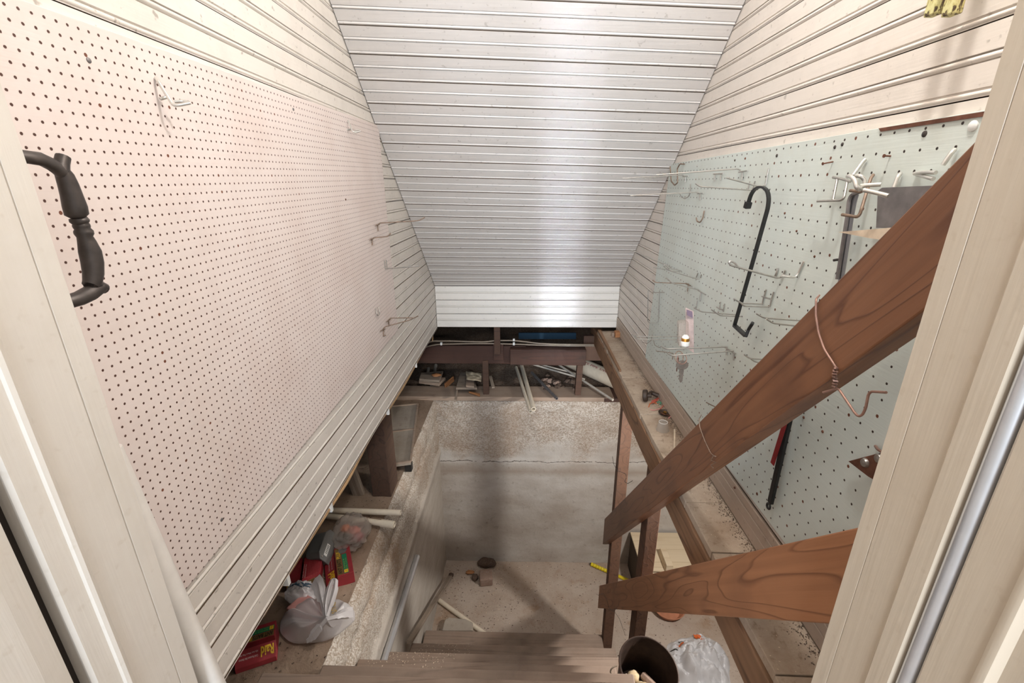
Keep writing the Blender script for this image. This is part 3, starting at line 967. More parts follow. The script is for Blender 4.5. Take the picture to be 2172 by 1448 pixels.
def hook(name, label, base, segs, r=0.0016, mat='zinc', X=None, group=None, cat='hook'):
    if cat == 'hook':
        group = 'wire hooks on the green pegboard' if base.x > 0 else 'wire hooks on the pink pegboard'
    else:
        group = 'wire loops on the green pegboard' if base.x > 0 else None
    """segs: list of (part name, list of 3D points)"""
    t = thing(name, label, cat, base, group)
    for part, pts in segs:
        MB().tube(pts, r, 8, fillet=0.006).build(part, mat, t, smooth=50)
    return t


def pr(base, *pp):
    """points on the vertical plane through base, square to the wall"""
    return [base] + [PY(x, y, base.y) for x, y in pp]


RH = []   # right-hand hooks
b = W(1571, 361); hook('peg_hook', 'longest straight zinc hook at the top left of the green pegboard', b,
     [('prong', pr(b, (1565, 358), (1391, 371))), ('crossbar', [W(1567, 365, .004), W(1585, 362, .004)]), ('stem', [W(1575, 364), W(1574, 381)])])
b = W(1453, 373); hook('peg_hook', 'thin straight hook reaching furthest left over the sloped ceiling boards', b,
     [('prong', pr(b, (1447, 371), (1320, 378))), ('crossbar', [W(1448, 374, .004), W(1460, 373.5, .004)]), ('stem', [W(1454, 374), W(1453, 387)])])
b = W(1425, 374); hook('peg_hook', 'short double hook just behind the rusty S wire at the pegboard corner', b,
     [('prong', pr(b, (1419, 374), (1366, 378.5))), ('prong', pr(W(1437, 370), (1430, 371), (1402, 367), (1399, 364)))])
hook('wire_loop', 'rusty brown S shaped wire hung on the top left corner of the green pegboard', W(1432, 392),
     [('wire', [W(1421.5, 353, .012), W(1423.5, 384, .012), W(1431, 393, .012), W(1437.5, 387, .012), W(1436.5, 358, .012), W(1442, 347.5, .012), W(1452, 348, .004)])], 0.0021, 'rustwire', cat='wire')
b = W(1485, 410); hook('peg_hook', 'straight zinc hook pointing left beside the small U shaped wire', b,
     [('prong', pr(b, (1478, 407.5), (1337, 414.7))), ('crossbar', [W(1479, 411, .004), W(1491, 409.5, .004)]), ('stem', [W(1485.5, 410), W(1485, 424)])])
hook('wire_loop', 'small U shaped zinc wire near the top left of the green pegboard', W(1452, 421),
     [('wire', [W(1441.5, 409, .01), W(1445, 418, .01), W(1452.5, 421.5, .01), W(1461, 416, .01), W(1464.7, 407, .01), W(1464.7, 391, .003)])], 0.0015, 'zinc', cat='wire')
b = W(1597, 402); hook('peg_hook', 'hook with an upturned tip just left of the black saw frame', b,
     [('prong', pr(b, (1591, 403), (1484.5, 395.6), (1475, 389))), ('leg', [W(1587, 401), W(1590.5, 384)]), ('leg', [W(1597, 402), W(1601.5, 384)])])
b = W(1624, 392); hook('peg_hook', 'hook from which the black saw frame hangs', b,
     [('prong', pr(b, (1610, 395.6), (1540.5, 377))), ('leg', [W(1624, 392, .004), W(1630.5, 357, .003)])])
hook('peg_hook', 'small dull J hook alone in the upper middle left of the green pegboard', W(1484, 472),
     [('wire', [W(1493.8, 447, .003), W(1491, 462, .006), W(1485, 472, .01), W(1478, 469, .014), W(1477, 461, .016)])], 0.0019, 'rustwire')
hook('peg_hook', 'short clip with two downward legs below the longest straight hook', W(1523, 368),
     [('crossbar', [W(1513, 369, .006), W(1534, 368, .006)]), ('leg', [W(1517, 368), W(1516, 384)]), ('leg', [W(1529.5, 367), W(1528.5, 382)])], 0.0017)
b = W(1655, 588); hook('peg_hook', 'hook with a closed loop at its tip crossing in front of the black saw frame', b,
     [('prong', pr(b, (1648, 589), (1570, 568), (1560, 565), (1549, 562), (1545.5, 555), (1551, 554), (1559, 558), (1566, 567))),
      ('leg', [W(1644, 586), W(1648.5, 576), W(1649.5, 568.5)]), ('leg', [W(1655, 588), W(1661.5, 585), W(1665.5, 573.5)])], 0.0021)
b = W(1692, 577); hook('peg_hook', 'white zinc hook with a tall leg right of the loop tipped hook', b,
     [('prong', [W(1705, 554), W(1693, 580), W(1687, 588, .008), PX(1676, 588, XG - .02), PX(1658, 585.5, XG - .035)]), ('crossbar', [PX(1660, 583, XG - .02), PX(1678, 587, XG - .02)])], 0.0019, 'zincb')
b = W(1424, 567.5); hook('peg_hook', 'straight hook pointing left across the dark corner of the right wall', b,
     [('prong', pr(b, (1420, 565), (1338, 530)))])
b = W(1443, 577); hook('peg_hook', 'thin straight hook just under the one across the wall corner', b,
     [('prong', pr(b, (1438, 576), (1386, 567))), ('prong', pr(W(1446, 575), (1437, 572), (1420, 569)))], 0.0014)
b = W(1484, 591); hook('peg_hook', 'narrow hook with a looped tip on the left half of the green pegboard', b,
     [('prong', pr(b, (1480, 592), (1422, 574), (1412, 568), (1407, 562), (1411, 561.5), (1420, 570))), ('leg', [W(1477, 588), W(1480.5, 579)]), ('leg', [W(1486, 589.5), W(1488, 582)])], 0.0017)
b = W(1485, 617); hook('peg_hook', 'hook with an upturned tip above the blister pack', b,
     [('prong', pr(b, (1480, 614), (1426, 600.5), (1413, 588.5))), ('crossbar', [W(1481, 616, .005), W(1497, 625, .005)]), ('stem', [W(1487, 620), W(1485, 637)]), ('stem', [W(1479, 638), W(1477, 655)])])
b = W(1461, 602); hook('peg_hook', 'dull wire hook crossing behind the upturned tip hook above the blister pack', b,
     [('prong', pr(b, (1455, 601), (1391, 599), (1384, 594))), ('crossbar', [W(1455, 602, .004), W(1465, 606, .004)]), ('stem', [W(1460, 604), W(1458, 618)])], 0.0015, 'rustwire')
b = W(1402, 618); hook('wire_loop', 'tall rectangular wire loop hanging in front of the right wall corner', b,
     [('wire', [W(1409, 620, .004)] + [PY(x, y, b.y) for x, y in ((1380, 620), (1374.5, 615), (1373.5, 680), (1377, 684.7), (1395, 684.7), (1397, 680), (1399, 616))])], 0.0014, cat='wire')
b = W(1562, 667); b2 = W(1573, 671); hook('peg_hook', 'double pronged hook with upturned tips directly right of the blister pack', b,
     [('prong', pr(b, (1556, 667), (1488, 661), (1472, 652.5))), ('prong', pr(b2, (1566, 671), (1527, 669), (1508.5, 656))),
      ('leg', [W(1526, 656), W(1528.5, 640)]), ('leg', [W(1534, 661), W(1537, 644)]), ('crossbar', [W(1520, 651, .005), W(1532, 657, .005)])])
b = W(1617, 644); b2 = W(1633, 650); hook('peg_hook', 'double pronged hook whose tips cross the lower part of the black saw frame', b,
     [('prong', pr(b, (1611, 644.5), (1573, 643), (1556, 633.5))), ('prong', pr(b2, (1625, 650.5), (1578, 649), (1568.5, 639.5))),
      ('leg', [W(1617, 644), W(1620, 630), W(1625.5, 614)]), ('leg', [W(1633, 650), W(1636, 636), W(1641, 619)]), ('crossbar', [W(1616, 628.5, .005), W(1636, 634.5, .005)])])
b = W(1700, 680); hook('peg_hook', 'double pronged hook disappearing behind the upper edge of the dark rail', b,
     [('prong', pr(b, (1620, 674), (1604, 664.5))), ('prong', pr(W(1706, 693), (1640, 685.5), (1625.5, 676)))])
b = W(1446, 714); HB = hook('peg_hook', 'double pronged hook carrying the blister pack', b,
     [('prong', pr(b, (1438, 713), (1349, 713.5), (1340, 709))), ('prong', pr(W(1452, 721), (1439, 720.5), (1351, 719), (1343, 711)))])
b = W(1543, 736); b2 = W(1556, 744); HK = hook('peg_hook', 'long double pronged hook from which the keys hang', b,
     [('prong', pr(b, (1539, 735.5), (1412, 740), (1403, 734))), ('prong', pr(b2, (1551, 744.5), (1425, 754), (1415, 748.5))),
      ('crossbar', [W(1538, 737, .005), W(1560, 750, .005)]), ('stem', [W(1542, 738), W(1541, 753)]), ('stem', [W(1557, 748), W(1556, 764)])], 0.0019)
b = W(1428, 749); hook('peg_hook', 'thin little hook behind the ring of keys', b,
     [('prong', pr(b, (1422, 748), (1391.5, 744))), ('stem', [W(1428, 750), W(1426, 762)])], 0.0013, 'rustwire')
hook('wire_loop', 'thin looping wire at the left edge of the green pegboard below the blister hook', W(1395, 730),
     [('wire', [W(1362, 725, .05), W(1372, 729, .05), W(1381, 722, .05), W(1384, 710, .03)]), ('wire', [W(1386, 722, .03), W(1389, 732, .03), W(1398, 737, .03), W(1404, 734, .05)])], 0.0009, 'rustwire', cat='wire')
b = W(1615, 762); hook('peg_hook', 'hook just above the dark rail, below and right of the keys', b,
     [('prong', pr(b, (1590, 760), (1578, 751.5))), ('prong', pr(W(1622, 771), (1601, 767), (1592, 760)))])
b = W(1516, 862); hook('peg_hook', 'little hook just peeking over the dark rail near the plank shelf', b, [('prong', pr(b, (1507, 858), (1498, 853)))], 0.0014, 'rustwire')
# heavy cluster at the upper right
b = W(1834, 340); hook('peg_hook', 'heavy white zinc hook of the cluster above the grey hacksaw, with a long leg', b,
     [('leg', [W(1835, 338, .003), W(1830, 343, .006), PX(1809, 372, XG - .02)]), ('hook_arm', [PX(1798, 374, XG - .05), PX(1804, 373, XG - .055), PX(1814, 383, XG - .055), PX(1816, 396, XG - .055), PX(1822, 402, XG - .05), PX(1830, 398, XG - .04)]),
      ('hook_arm', [PX(1816, 373, XG - .045), PX(1826, 373, XG - .045), PX(1834, 381, XG - .04), PX(1834, 390, XG - .04)]),
      ('prong', [PX(1826, 394, XG - .045), PX(1842, 392.5, XG - .04), PX(1869, 391, XG - .03)]), ('prong', [PX(1832, 403, XG - .05), PX(1850, 406.5, XG - .045), PX(1884, 415, XG - .035)])], 0.0030, 'zincb')
b = W(1780, 380); hook('wire_loop', 'rectangular wire bracket at the left of the heavy hook cluster', b,
     [('crossbar', [PX(1767, 376, XG - .01), PX(1784, 379, XG - .01), PX(1804, 385, XG - .01)]), ('leg', [PX(1776, 379, XG - .01), PX(1767, 424, XG - .02)]), ('leg', [PX(1797, 386, XG - .01), PX(1790, 420, XG - .02), PX(1783, 425, XG - .02), PX(1734, 426.5, XG - .02)])], 0.0022, 'zinc')
b = W(1851, 372); hook('peg_hook', 'tan wire bracket holding the grey hacksaw against the green pegboard', b,
     [('leg', [W(1852, 371), W(1847, 378, .01), PX(1824, 454, XG - .03), PX(1818, 460, XG - .035), PX(1786, 455, XG - .04)]), ('crossbar', [PX(1803, 404, XG - .04), PX(1828, 406, XG - .035)])], 0.0024, 'rustwire')
b = W(1909, 369); hook('peg_hook', 'white zinc hook leg right above the grey steel plate', b, [('leg', [W(1910, 368), W(1905, 373, .008), PX(1896, 398, XG - .012)])], 0.0027, 'zincb')
b = W(2023, 320); hook('peg_hook', 'white zinc hook leg meeting the dark rail near the door jamb', b, [('leg', [W(2025, 317), W(2018, 324, .008), PX(2000, 350, XG - .012)])], 0.0027, 'zincb')
b = W(1941, 368); hook('peg_hook', 'flat white zinc double hook against the dark rail below the white plug', b,
     [('prong', [W(1940, 368), PX(1960, 365, XG - .012), PX(1985, 366, XG - .014)]), ('prong', [W(1945, 370), PX(1965, 375, XG - .012), PX(1980, 379, XG - .014)])], 0.0026, 'zincb')
b = W(1781, 551); hook('peg_hook', 'small dark peg left of the grey hacksaw bar', b, [('prong', pr(b, (1776, 550.5), (1768, 552)))], 0.0022, 'iron')
b = W(1655, 400)
for (x0, y0, x1, y1, lab) in ((1767, 343, 1746, 347, 'rusty nail in the green pegboard below the two dark screws'), (1889, 331, 1876, 330.5, 'rusty nail in the green pegboard above the grey steel plate')):
    p = W(x0, y0, 0); qd = PY(x1, y1, p.y)
    m = MB().tube([p, qd], 0.0012, 8); m.lathe(qd, (qd - p), [(0, 0.0), (0.0026, 0.0), (0.0026, 0.0012), (0, 0.0014)], 10)
    tag(m.build('nail', 'rust', loc=p, smooth=40), lab, 'nail')

# hooks on the pink board
def LW(px, py, off=0.002):
    return PX(px, py, -0.494 + off)


b = LW(340, 209); hook('peg_hook', 'zinc hook nearest the doorway on the pink pegboard', b,
     [('prong', [LW(331, 165), LW(335, 172, .006), PX(367, 223, -0.472), PX(380, 223, -0.465), PX(404, 218, -0.452)]), ('crossbar', [PX(340, 210, -0.489), PX(353, 206, -0.485)]), ('prong', [PX(370, 216, -0.475), PX(386, 214, -0.468), PX(400, 216, -0.46)])], 0.0022, 'zincb')
b = LW(748, 272); hook('peg_hook', 'zinc hook in the upper far corner of the pink pegboard', b,
     [('prong', [LW(738, 256), PX(748, 279, -0.474), PX(754, 281, -0.468), PX(765, 278, -0.455)]), ('crossbar', [LW(737, 275), LW(746, 273)]), ('prong', [PX(752, 277, -0.474), PX(763, 275.5, -0.458)])], 0.0019, 'zincb')
for (bx, by, tips, lab) in ((800, 478, [(805, 473), (875, 469), (889, 467.5), (901, 461)], 'topmost of the long hooks at the far edge of the pink pegboard'),
                            (788, 508, [(793, 504), (822, 501.5), (829, 495)], 'shorter hook under the topmost long hook on the pink pegboard')):
    b = LW(bx, by); hook('peg_hook', lab, b, [('prong', pr(b, *tips)), ('crossbar', [LW(bx - 3, by, .004), LW(bx + 5, by - 3, .004)]), ('stem', [LW(bx + 1, by), LW(bx + 2, by + 12)])], 0.0019, 'rustwire')
b = LW(817, 570); hook('peg_hook', 'double hook with two upright legs at the far edge of the pink pegboard', b,
     [('prong', pr(b, (820, 568.5), (888, 563.5))), ('prong', pr(LW(821, 570), (824, 569), (888, 565))), ('leg', [LW(815, 552), LW(817, 570)]), ('leg', [LW(819, 551), LW(821, 569)])], 0.0019)
hook('wire_loop', 'small U shaped wire clip on the pink pegboard above the lowest hooks', LW(800, 668),
     [('wire', [LW(797, 654), LW(799, 666, .008), LW(802, 669, .01), LW(805.5, 665, .008), LW(803, 651)])], 0.0019, cat='wire')
b = LW(824, 679); hook('peg_hook', 'upper of the two crossing hooks at the lower far corner of the pink pegboard', b,
     [('prong', pr(b, (828, 674.5), (863, 674), (876, 674))), ('crossbar', [LW(820, 682, .004), LW(828, 677, .004)]), ('stem', [LW(824, 680), LW(825, 690)])], 0.0019, 'rustwire')
b = LW(812, 699); hook('peg_hook', 'lower of the two crossing hooks at the lower far corner of the pink pegboard', b,
     [('prong', pr(b, (816, 693), (868, 679), (887, 670))), ('crossbar', [LW(807, 702, .004), LW(817, 697, .004)]), ('stem', [LW(814, 700), LW(813, 712), LW(818, 711)])], 0.0019, 'rustwire')

# ================================================================== THINGS ON THE GREEN BOARD
def flatbar(m, pts, w, t, wd):
    """bar of width w lying in direction wd across the path, thickness t"""
    pts = [V(p) for p in pts]; wd = V(wd).normalized(); vs = []
    for i, p in enumerate(pts):
        a = pts[max(i - 1, 0)]; b = pts[min(i + 1, len(pts) - 1)]; d = (b - a).normalized()
        nrm = d.cross(wd).normalized()
        for sx, sy in ((-1, -1), (1, -1), (1, 1), (-1, 1)):
            vs.append(p + wd * (sx * w / 2) + nrm * (sy * t / 2))
    fs = [(0, 1, 2, 3), tuple((len(pts) - 1) * 4 + q for q in (3, 2, 1, 0))]
    for i in range(len(pts) - 1):
        for q in range(4):
            fs.append((i * 4 + q, (i + 1) * 4 + q, (i + 1) * 4 + (q + 1) % 4, i * 4 + (q + 1) % 4))
    m.add(vs, fs); return m


XS = 0.505
hs = thing('bow_saw', 'black bladeless C shaped saw frame hanging from a pegboard hook', 'saw frame', PX(1610, 398, XS))
arc = [PX(x, y, XS) for x, y in ((1585, 440), (1588, 428), (1593, 412), (1600, 402), (1610, 396), (1620, 397), (1628, 405), (1631, 420), (1629, 440))]
low = [PX(x, y, XS) for x, y in ((1629, 440), (1601, 540), (1571, 645), (1558, 690))]
flatbar(MB(), rounded(arc + low[1:], 0.01, 3), 0.0075, 0.0045, (1, 0.25, 0)).build('frame_bar', 'blackpaint', hs, smooth=35)
flatbar(MB(), [PX(1558, 690, XS), PX(1582, 712, XS - .004)], 0.011, 0.005, (1, 0.25, 0)).build('lower_arm', 'blackpaint', hs)
flatbar(MB(), [PX(1582, 713, XS - .004), PX(1588, 698, XS), PX(1597, 684, XS + .003)], 0.019, 0.007, (0.6, 1, 0)).build('handle_tang', 'blackpaint', hs, bevel=.002)
flatbar(MB(), [PX(1588, 428, XS - .001), PX(1584, 442, XS - .001)], 0.015, 0.010, (1, 0.25, 0)).build('end_clip', 'blackpaint', hs, bevel=.002)

hg = thing('hacksaw', 'grey steel bar hacksaw hanging below the heavy hook cluster', 'hacksaw', PX(1804, 412, 0.51))
MB().tube([PX(1828, 405, .515), PX(1806, 413, .515), PX(1801, 425, .515), PX(1797, 460, .515), PX(1776, 592, .515)], 0.0030, 6, fillet=.01).build('front_bar', 'steel', hg, smooth=40)
MB().tube([PX(1816, 412, .522), PX(1811, 428, .522), PX(1805, 460, .522), PX(1782, 606, .522)], 0.0042, 6, fillet=.01).build('back_bar', 'barsteel', hg, smooth=40)

pt = thing('scraper', 'grey steel plate leaning behind the dark rail on the green pegboard', 'plate', PX(1900, 480, .52))
MB().prism([PX(x, y, .522) for x, y in ((1862, 404), (1871, 398), (1990, 393), (1990, 486), (1858, 483))], (0, 0, 0), (.0025, 0, 0)).build('blade', 'steel', pt)
o = MB().prism([PX(x, y, .512) for x, y in ((1786, 492), (1872, 485), (1925, 480), (1925, 515), (1853, 505))], (0, 0, 0), (-.006, 0, 0)).build('wood_shim', 'dowel')
tag(o, 'pale pointed wooden shim sticking out below the grey steel plate', 'wood wedge')

bh = thing('hacksaw', 'black bar hacksaw hanging below the dark rail on the green pegboard', 'hacksaw', PX(1650, 970, .52))
flatbar(MB(), [PX(1692, 800, .52), PX(1676, 880, .52), PX(1634, 1066, .52)], 0.013, 0.007, (0, 1, 0)).build('frame_bar', 'blackpaint', bh, bevel=.001)
ring = [PX(1630, 1073, .518) + V((0, math.cos(a) * .006, math.sin(a) * .006)) for a in [i * math.pi / 6 for i in range(12)]]
MB().tube(ring, .0022, 8, closed=True).build('end_ring', 'blackpaint', bh, smooth=60)
rbl = MB(); flatbar(rbl, [PX(1684, 820, .512), PX(1664, 900, .512), PX(1638, 984, .512)], 0.0125, 0.0012, (0, 1, 0))
o = rbl.build('blade', 'red', bh); o['label'] = 'red saw blade'

rp = thing('strap_plate', 'rusted pointed steel plate with bolt heads half hidden by the right door jamb', 'plate', PX(1840, 985, .52))
MB().prism([PX(x, y, .53) for x, y in ((1806, 978), (1890, 956), (1900, 1040), (1848, 1010))], (0, 0, 0), (-.005, 0, 0)).build('plate', 'rust', rp)
MB().lathe(PX(1836, 981, .525), (-1, 0, 0), [(0, .005), (.006, .004), (.0075, 0), (.0075, -.003)], 14).build('bolt_head', 'zinc', rp, smooth=40)
MB().lathe(PX(1866, 972, .525), (-1, 0, 0), [(0, .005), (.006, .004), (.0075, 0), (.0075, -.003)], 14).build('bolt_head', 'zinc', rp, smooth=40)
b = W(1868, 958); hook('peg_hook', 'rusty hook tip beside the right door jamb above the rusted plate', b, [('prong', [W(1857, 946), W(1862, 953, .01), W(1872, 959, .012)])], 0.0022, 'copper')

# blister pack with a screw-in fuse, hanging from the double hook
yb = HB.location.y - 0.01
bp = thing('blister_pack', 'clear blister pack with a white and brass screw plug hanging on a hook', 'package', PY(1452, 750, yb))
card = [PY(x, y, yb) for x, y in ((1454, 651), (1466, 655), (1471.5, 664), (1472, 745), (1460, 743), (1455, 735))]
card = [PX(1454, 652, .455), PX(1471, 660, .475), PX(1472, 749, .475), PX(1456, 737, .455)]
MB().slab(card, (0, .0012, 0)).build('card', plain('mauve_card', rgb(170, 150, 144), 0.5, 0, .2, 60), bp)
f0 = [PX(1440, 685, .43), PX(1461, 683, .457), PX(1461, 737, .457), PX(1440, 735, .43)]
MB().hexa([f0[3], f0[2], f0[2] + V((.004, .03, 0)), f0[3] + V((.004, .03, 0))], [f0[0], f0[1], f0[1] + V((.004, .03, 0)), f0[0] + V((.004, .03, 0))]).build('blister', 'blister', bp, bevel=.003)
fc = PX(1455, 735, .448) + V((0, .012, 0))
MB().lathe(fc, (0, 0, 1), [(0, 0), (.0125, 0), (.0125, .011), (.0115, .013)], 20).build('plug_body', 'white', bp, smooth=40)
MB().lathe(fc, (0, 0, 1), [(.0105, .012), (.0118, .0135), (.0102, .015), (.0118, .0165), (.0102, .018), (.0118, .0195), (.0102, .021), (.009, .022)], 20).build('plug_thread', 'brass', bp, smooth=60)
MB().lathe(fc, (0, 0, 1), [(.0098, .021), (.0092, .025), (.005, .030), (0, .030)], 20).build('plug_tip', 'white', bp, smooth=40)
MB().slab([PX(1456, 656, .4555) + V((0, -.001, 0)), PX(1468, 660, .4715) + V((0, -.001, 0)), PX(1469, 674, .4715) + V((0, -.001, 0)), PX(1457, 668, .4555) + V((0, -.001, 0))], (0, -.0005, 0)).build('header_print', plain('purple_print', rgb(116, 100, 118), .5), bp)

# keys
yk = HK.location.y - 0.012
kc = PY(1447, 757, yk)
kt = thing('key_ring', 'ring with two dull keys hanging from the long double hook', 'keys', kc)
rg = [kc + V((math.cos(a) * .0125, .004 * math.sin(a), math.sin(a) * .0125 - .006)) for a in [i * math.pi / 9 for i in range(18)]]
MB().tube(rg, .0012, 8, closed=True).build('ring', 'copper', kt, smooth=60)
rg = [kc + V((math.cos(a) * .011 - .006, .006 * math.sin(a) + .006, math.sin(a) * .014 - .002)) for a in [i * math.pi / 9 for i in range(18)]]
MB().tube(rg, .0013, 8, closed=True).build('ring', 'rustwire', kt, smooth=60)


def key(c, sc, ux, nm, mt):
    ux = V(ux).normalized(); dn_ = V((0, 0, -1)); n_ = ux.cross(dn_).normalized()
    out = []
    for i in range(16):
        a = math.pi * (0.15 + 1.7 * i / 15) - math.pi / 2
        out.append(c + ux * (math.cos(a + math.pi / 2) * 0 + math.sin(2 * math.pi * i / 16) * .0125 * sc) + dn_ * (-math.cos(2 * math.pi * i / 16) * .0105 * sc))
    mb = MB().prism(out, n_ * -.001, n_ * .001)
    bl = [(-.0045, .009), (.0045, .009), (.0045, .036), (.002, .040), (-.001, .038), (-.002, .034), (-.0045, .032), (-.003, .028), (-.005, .025), (-.003, .021), (-.005, .017), (-.0045, .012)]
    mb.prism([c + ux * (a * sc) + dn_ * (b_ * sc) for a, b_ in bl], n_ * -.001, n_ * .001)
    return mb.build(nm, mt, kt)


key(PY(1447, 774, yk), 1.25, (1, -.15, 0), 'key', 'keymetal')
key(PY(1441, 768, yk) + V((0, .012, 0)), .8, (.5, 1, 0), 'key', 'rust')

# white thread and fine debris on the right wall
tag(MB().tube([PX(1341, 580, .54), PX(1352, 620, .535), PX(1358, 665, .53), PX(1351, 702, .535)], .0006, 5).build('thread', 'thread'), 'loose white thread hanging at the corner of the right wall', 'thread')

# wires wrapped around the upper rail
XRl = 0.3995


def railpt(px, py, off=0.0):
    return PX(px, py, XRl - off)


cw = thing('wire', 'copper wire wrapped round the dark rail, with a long bent hook hanging below', 'wire', railpt(1772, 780))
MB().tube([railpt(1738, 626, -.03), railpt(1731, 634, .002), railpt(1730, 665, .003), railpt(1736, 705, .003), railpt(1748, 740, .003), railpt(1766, 768, .003), railpt(1775, 782, .002), railpt(1790, 770, -.03)], .0014, 8, fillet=.006).build('wrap', 'copper', cw, smooth=60)
tw = [railpt(1771 + 4.5 * math.sin(i * 1.9), 780 + i * 2.05, .002 + .003 * math.cos(i * 1.9)) for i in range(22)]
MB().tube(tw, .0014, 8).build('twist', 'copper', cw, smooth=60)
MB().tube([railpt(1746, 832), railpt(1774, 824), railpt(1780, 826), railpt(1812, 874), railpt(1820, 883), railpt(1829, 880), railpt(1836, 866), railpt(1842, 836), railpt(1848, 830), railpt(1880, 832)], .0015, 8, fillet=.004).build('bent_hook', 'copper', cw, smooth=60)
w2 = thing('wire', 'thin pale wire looped round the lower half of the dark rail', 'wire', railpt(1512, 966))
MB().tube([railpt(1488, 880, -.03), railpt(1483, 888, .002), railpt(1484, 905, .003), railpt(1495, 935, .003), railpt(1508, 962, .003), railpt(1517, 968, .002), railpt(1534, 960, -.03)], .0010, 8, fillet=.006).build('wrap', 'rustwire', w2, smooth=60)
MB().tube([railpt(1513, 966, .002), railpt(1508, 976, .004), railpt(1519, 980, .004), railpt(1508, 986, .004), railpt(1513, 992, .004)], .0010, 8).build('tail', 'rustwire', w2, smooth=60)
w3 = thing('wire', 'thin dark wire tied round the end of the orange brown rail', 'wire', railpt(1280, 1260))
MB().tube([railpt(1268, 1262, .002), railpt(1280, 1258, .003), railpt(1288, 1275, .003), railpt(1291, 1288, .003), railpt(1300, 1297, .003), railpt(1308, 1290, .003)], .0008, 6, fillet=.005).build('loop', 'iron', w3, smooth=60)
MB().tube([railpt(1303, 1296, .003), railpt(1314, 1312, .003), railpt(1321, 1332, .002), railpt(1327, 1348, .001)], .0007, 6, fillet=.005).build('tail', 'iron', w3, smooth=60)
w4 = thing('wire', 'thin black wire bent round the post at the foot of the stairs', 'wire', PX(1310, 1000, .428))
MB().tube([PX(1299, 968, .43), PX(1302, 985, .43), PX(1310, 998, .428), PX(1326, 1004, .43), PX(1329, 1012, .43), PX(1325, 1022, .43), PX(1332, 1025, .43), PX(1342, 1019, .43)], .0009, 6, fillet=.006).build('bend', 'iron', w4, smooth=60)

# ================================================================== THINGS ON THE SHELF
ZS = -0.799
cs = thing('caster', 'brown caster wheel lying on the plank shelf', 'caster', PZ(1368, 848, ZS))
c0 = PZ(1367, 850, ZS) + V((0, 0, .0235))
ax = V((1, -.35, .15)).normalized()
MB().lathe(c0 - ax * .008, ax, [(.006, 0), (.020, 0), (.0235, .003), (.0235, .015), (.020, .018), (.006, .018), (.006, 0)], 26).build('wheel', 'caster', cs, smooth=40)
MB().tube([c0, c0 + ax * .024], .008, 12).build('axle', 'caster', cs, smooth=40)
MB().tube([c0 + ax * .012, c0 + V((.030, .022, .002)), c0 + V((.055, .012, -.006))], .009, 10).build('fork', 'caster', cs, smooth=40)


def scrap(pts, mat, lab, r=.0014):
    o = MB().tube([PZ(x, y, ZS + h) for x, y, h in pts], r, 7, fillet=.006).build('wire_scrap', mat, smooth=60)
    return tag(o, lab, 'wire scrap')


m = MB().grid(lambda u, v: PZ(1382 + 16 * u, 850 - 8 * u + 6 * v, ZS + .004 + .006 * math.sin(u * 5) * (0.3 + v)), 8, 4)
tag(m.build('plastic_scrap', 'salmon', solid=.001), 'crumpled salmon red plastic scrap beside the caster wheel', 'scrap')
scrap([(1376, 863, .002), (1378, 856, .004), (1385, 853, .006), (1393, 855, .003)], 'orange', 'bent orange wire scrap in front of the caster wheel', .0017)
scrap([(1394, 854, .003), (1399, 851, .008), (1403, 855, .004), (1399, 858, .002)], 'teal', 'small green wire scrap right of the salmon scrap on the shelf', .002)
scrap([(1379, 868, .003), (1386, 870, .003), (1394, 868, .004), (1400, 866, .003)], 'pinkwire', 'pink wire scrap lying left of the dark metal dish', .0016)
scrap([(1401, 867, .003), (1405, 862, .004), (1410, 856, .003)], 'salmon', 'short red wire scrap leaning against the wall above the dark metal dish', .0016)
scrap([(1418, 887, .003), (1421, 884, .004), (1426, 882, .003)], 'pinkwire', 'pink wire scrap below the dark metal dish by the wall', .0018)
dp = PZ(1410, 878, ZS)
ds = thing('tin_lid', 'dark metal dish of small hardware on the shelf against the wall', 'dish', dp)
MB().lathe(dp, (0, 0, 1), [(0, .002), (.020, .002), (.024, .008), (.0225, .008), (.019, .0035), (0, .0035)], 22).build('dish', 'caster', ds, smooth=40)
MB().lathe(dp + V((-.002, -.002, .003)), (.2, -.2, 1), [(0, .009), (.006, .009), (.0065, 0)], 14).build('cap_nut', 'brass', ds, smooth=40)
MB().tube([dp + V((-.016, -.004, .008)), dp + V((-.006, -.020, .008)), dp + V((.010, -.022, .006))], .0025, 8).build('clip', 'rust', ds, smooth=40)
cp = PZ(1405, 912, ZS)
cu = thing('cup', 'upside down milky plastic cup on the plank shelf', 'cup', cp)
MB().lathe(cp, (0, 0, 1), [(.0215, 0), (.0215, .002), (.0205, .002), (.0155, .030), (.0150, .0315), (0, .0315)], 28).build('body', 'cup', cu, smooth=40)
MB().tube([cp + V((math.cos(a) * .0145, math.sin(a) * .0145, .0318)) for a in [i * math.pi / 12 for i in range(24)]], .001, 6, closed=True).build('base_ring', 'white', cu, smooth=60)
tag(MB().tube([PZ(1431, 911, ZS + .012), PZ(1430, 960, ZS + .006)], .0030, 12).build('dowel', 'dowel', smooth=40), 'thin pale wooden dowel on the shelf, its end showing over the dark rail', 'dowel')
bk = PZ(1312, 714, ZS)
MBk = MB().box((bk.x - .022, bk.y - .02, ZS), (bk.x + .022, bk.y + .02, ZS + .032))
tag(MBk.build('wood_block', 'chunk', bevel=.003), 'small orange brown wooden block at the far end of the shelf', 'block')
tag(MB().box((bk.x - .040, bk.y - .005, ZS), (bk.x - .024, bk.y + .02, ZS + .022)).build('wood_block', 'sill', bevel=.003), 'tiny grey brown chip of wood left of the orange brown block', 'block')

# ================================================================== DOORWAY THINGS
# black cast iron pull behind the left jamb
hd = thing('pull_handle', 'black ornate cast iron pull handle behind the left door jamb', 'handle', (-0.45, 0.40, -0.04))
XH = -0.44


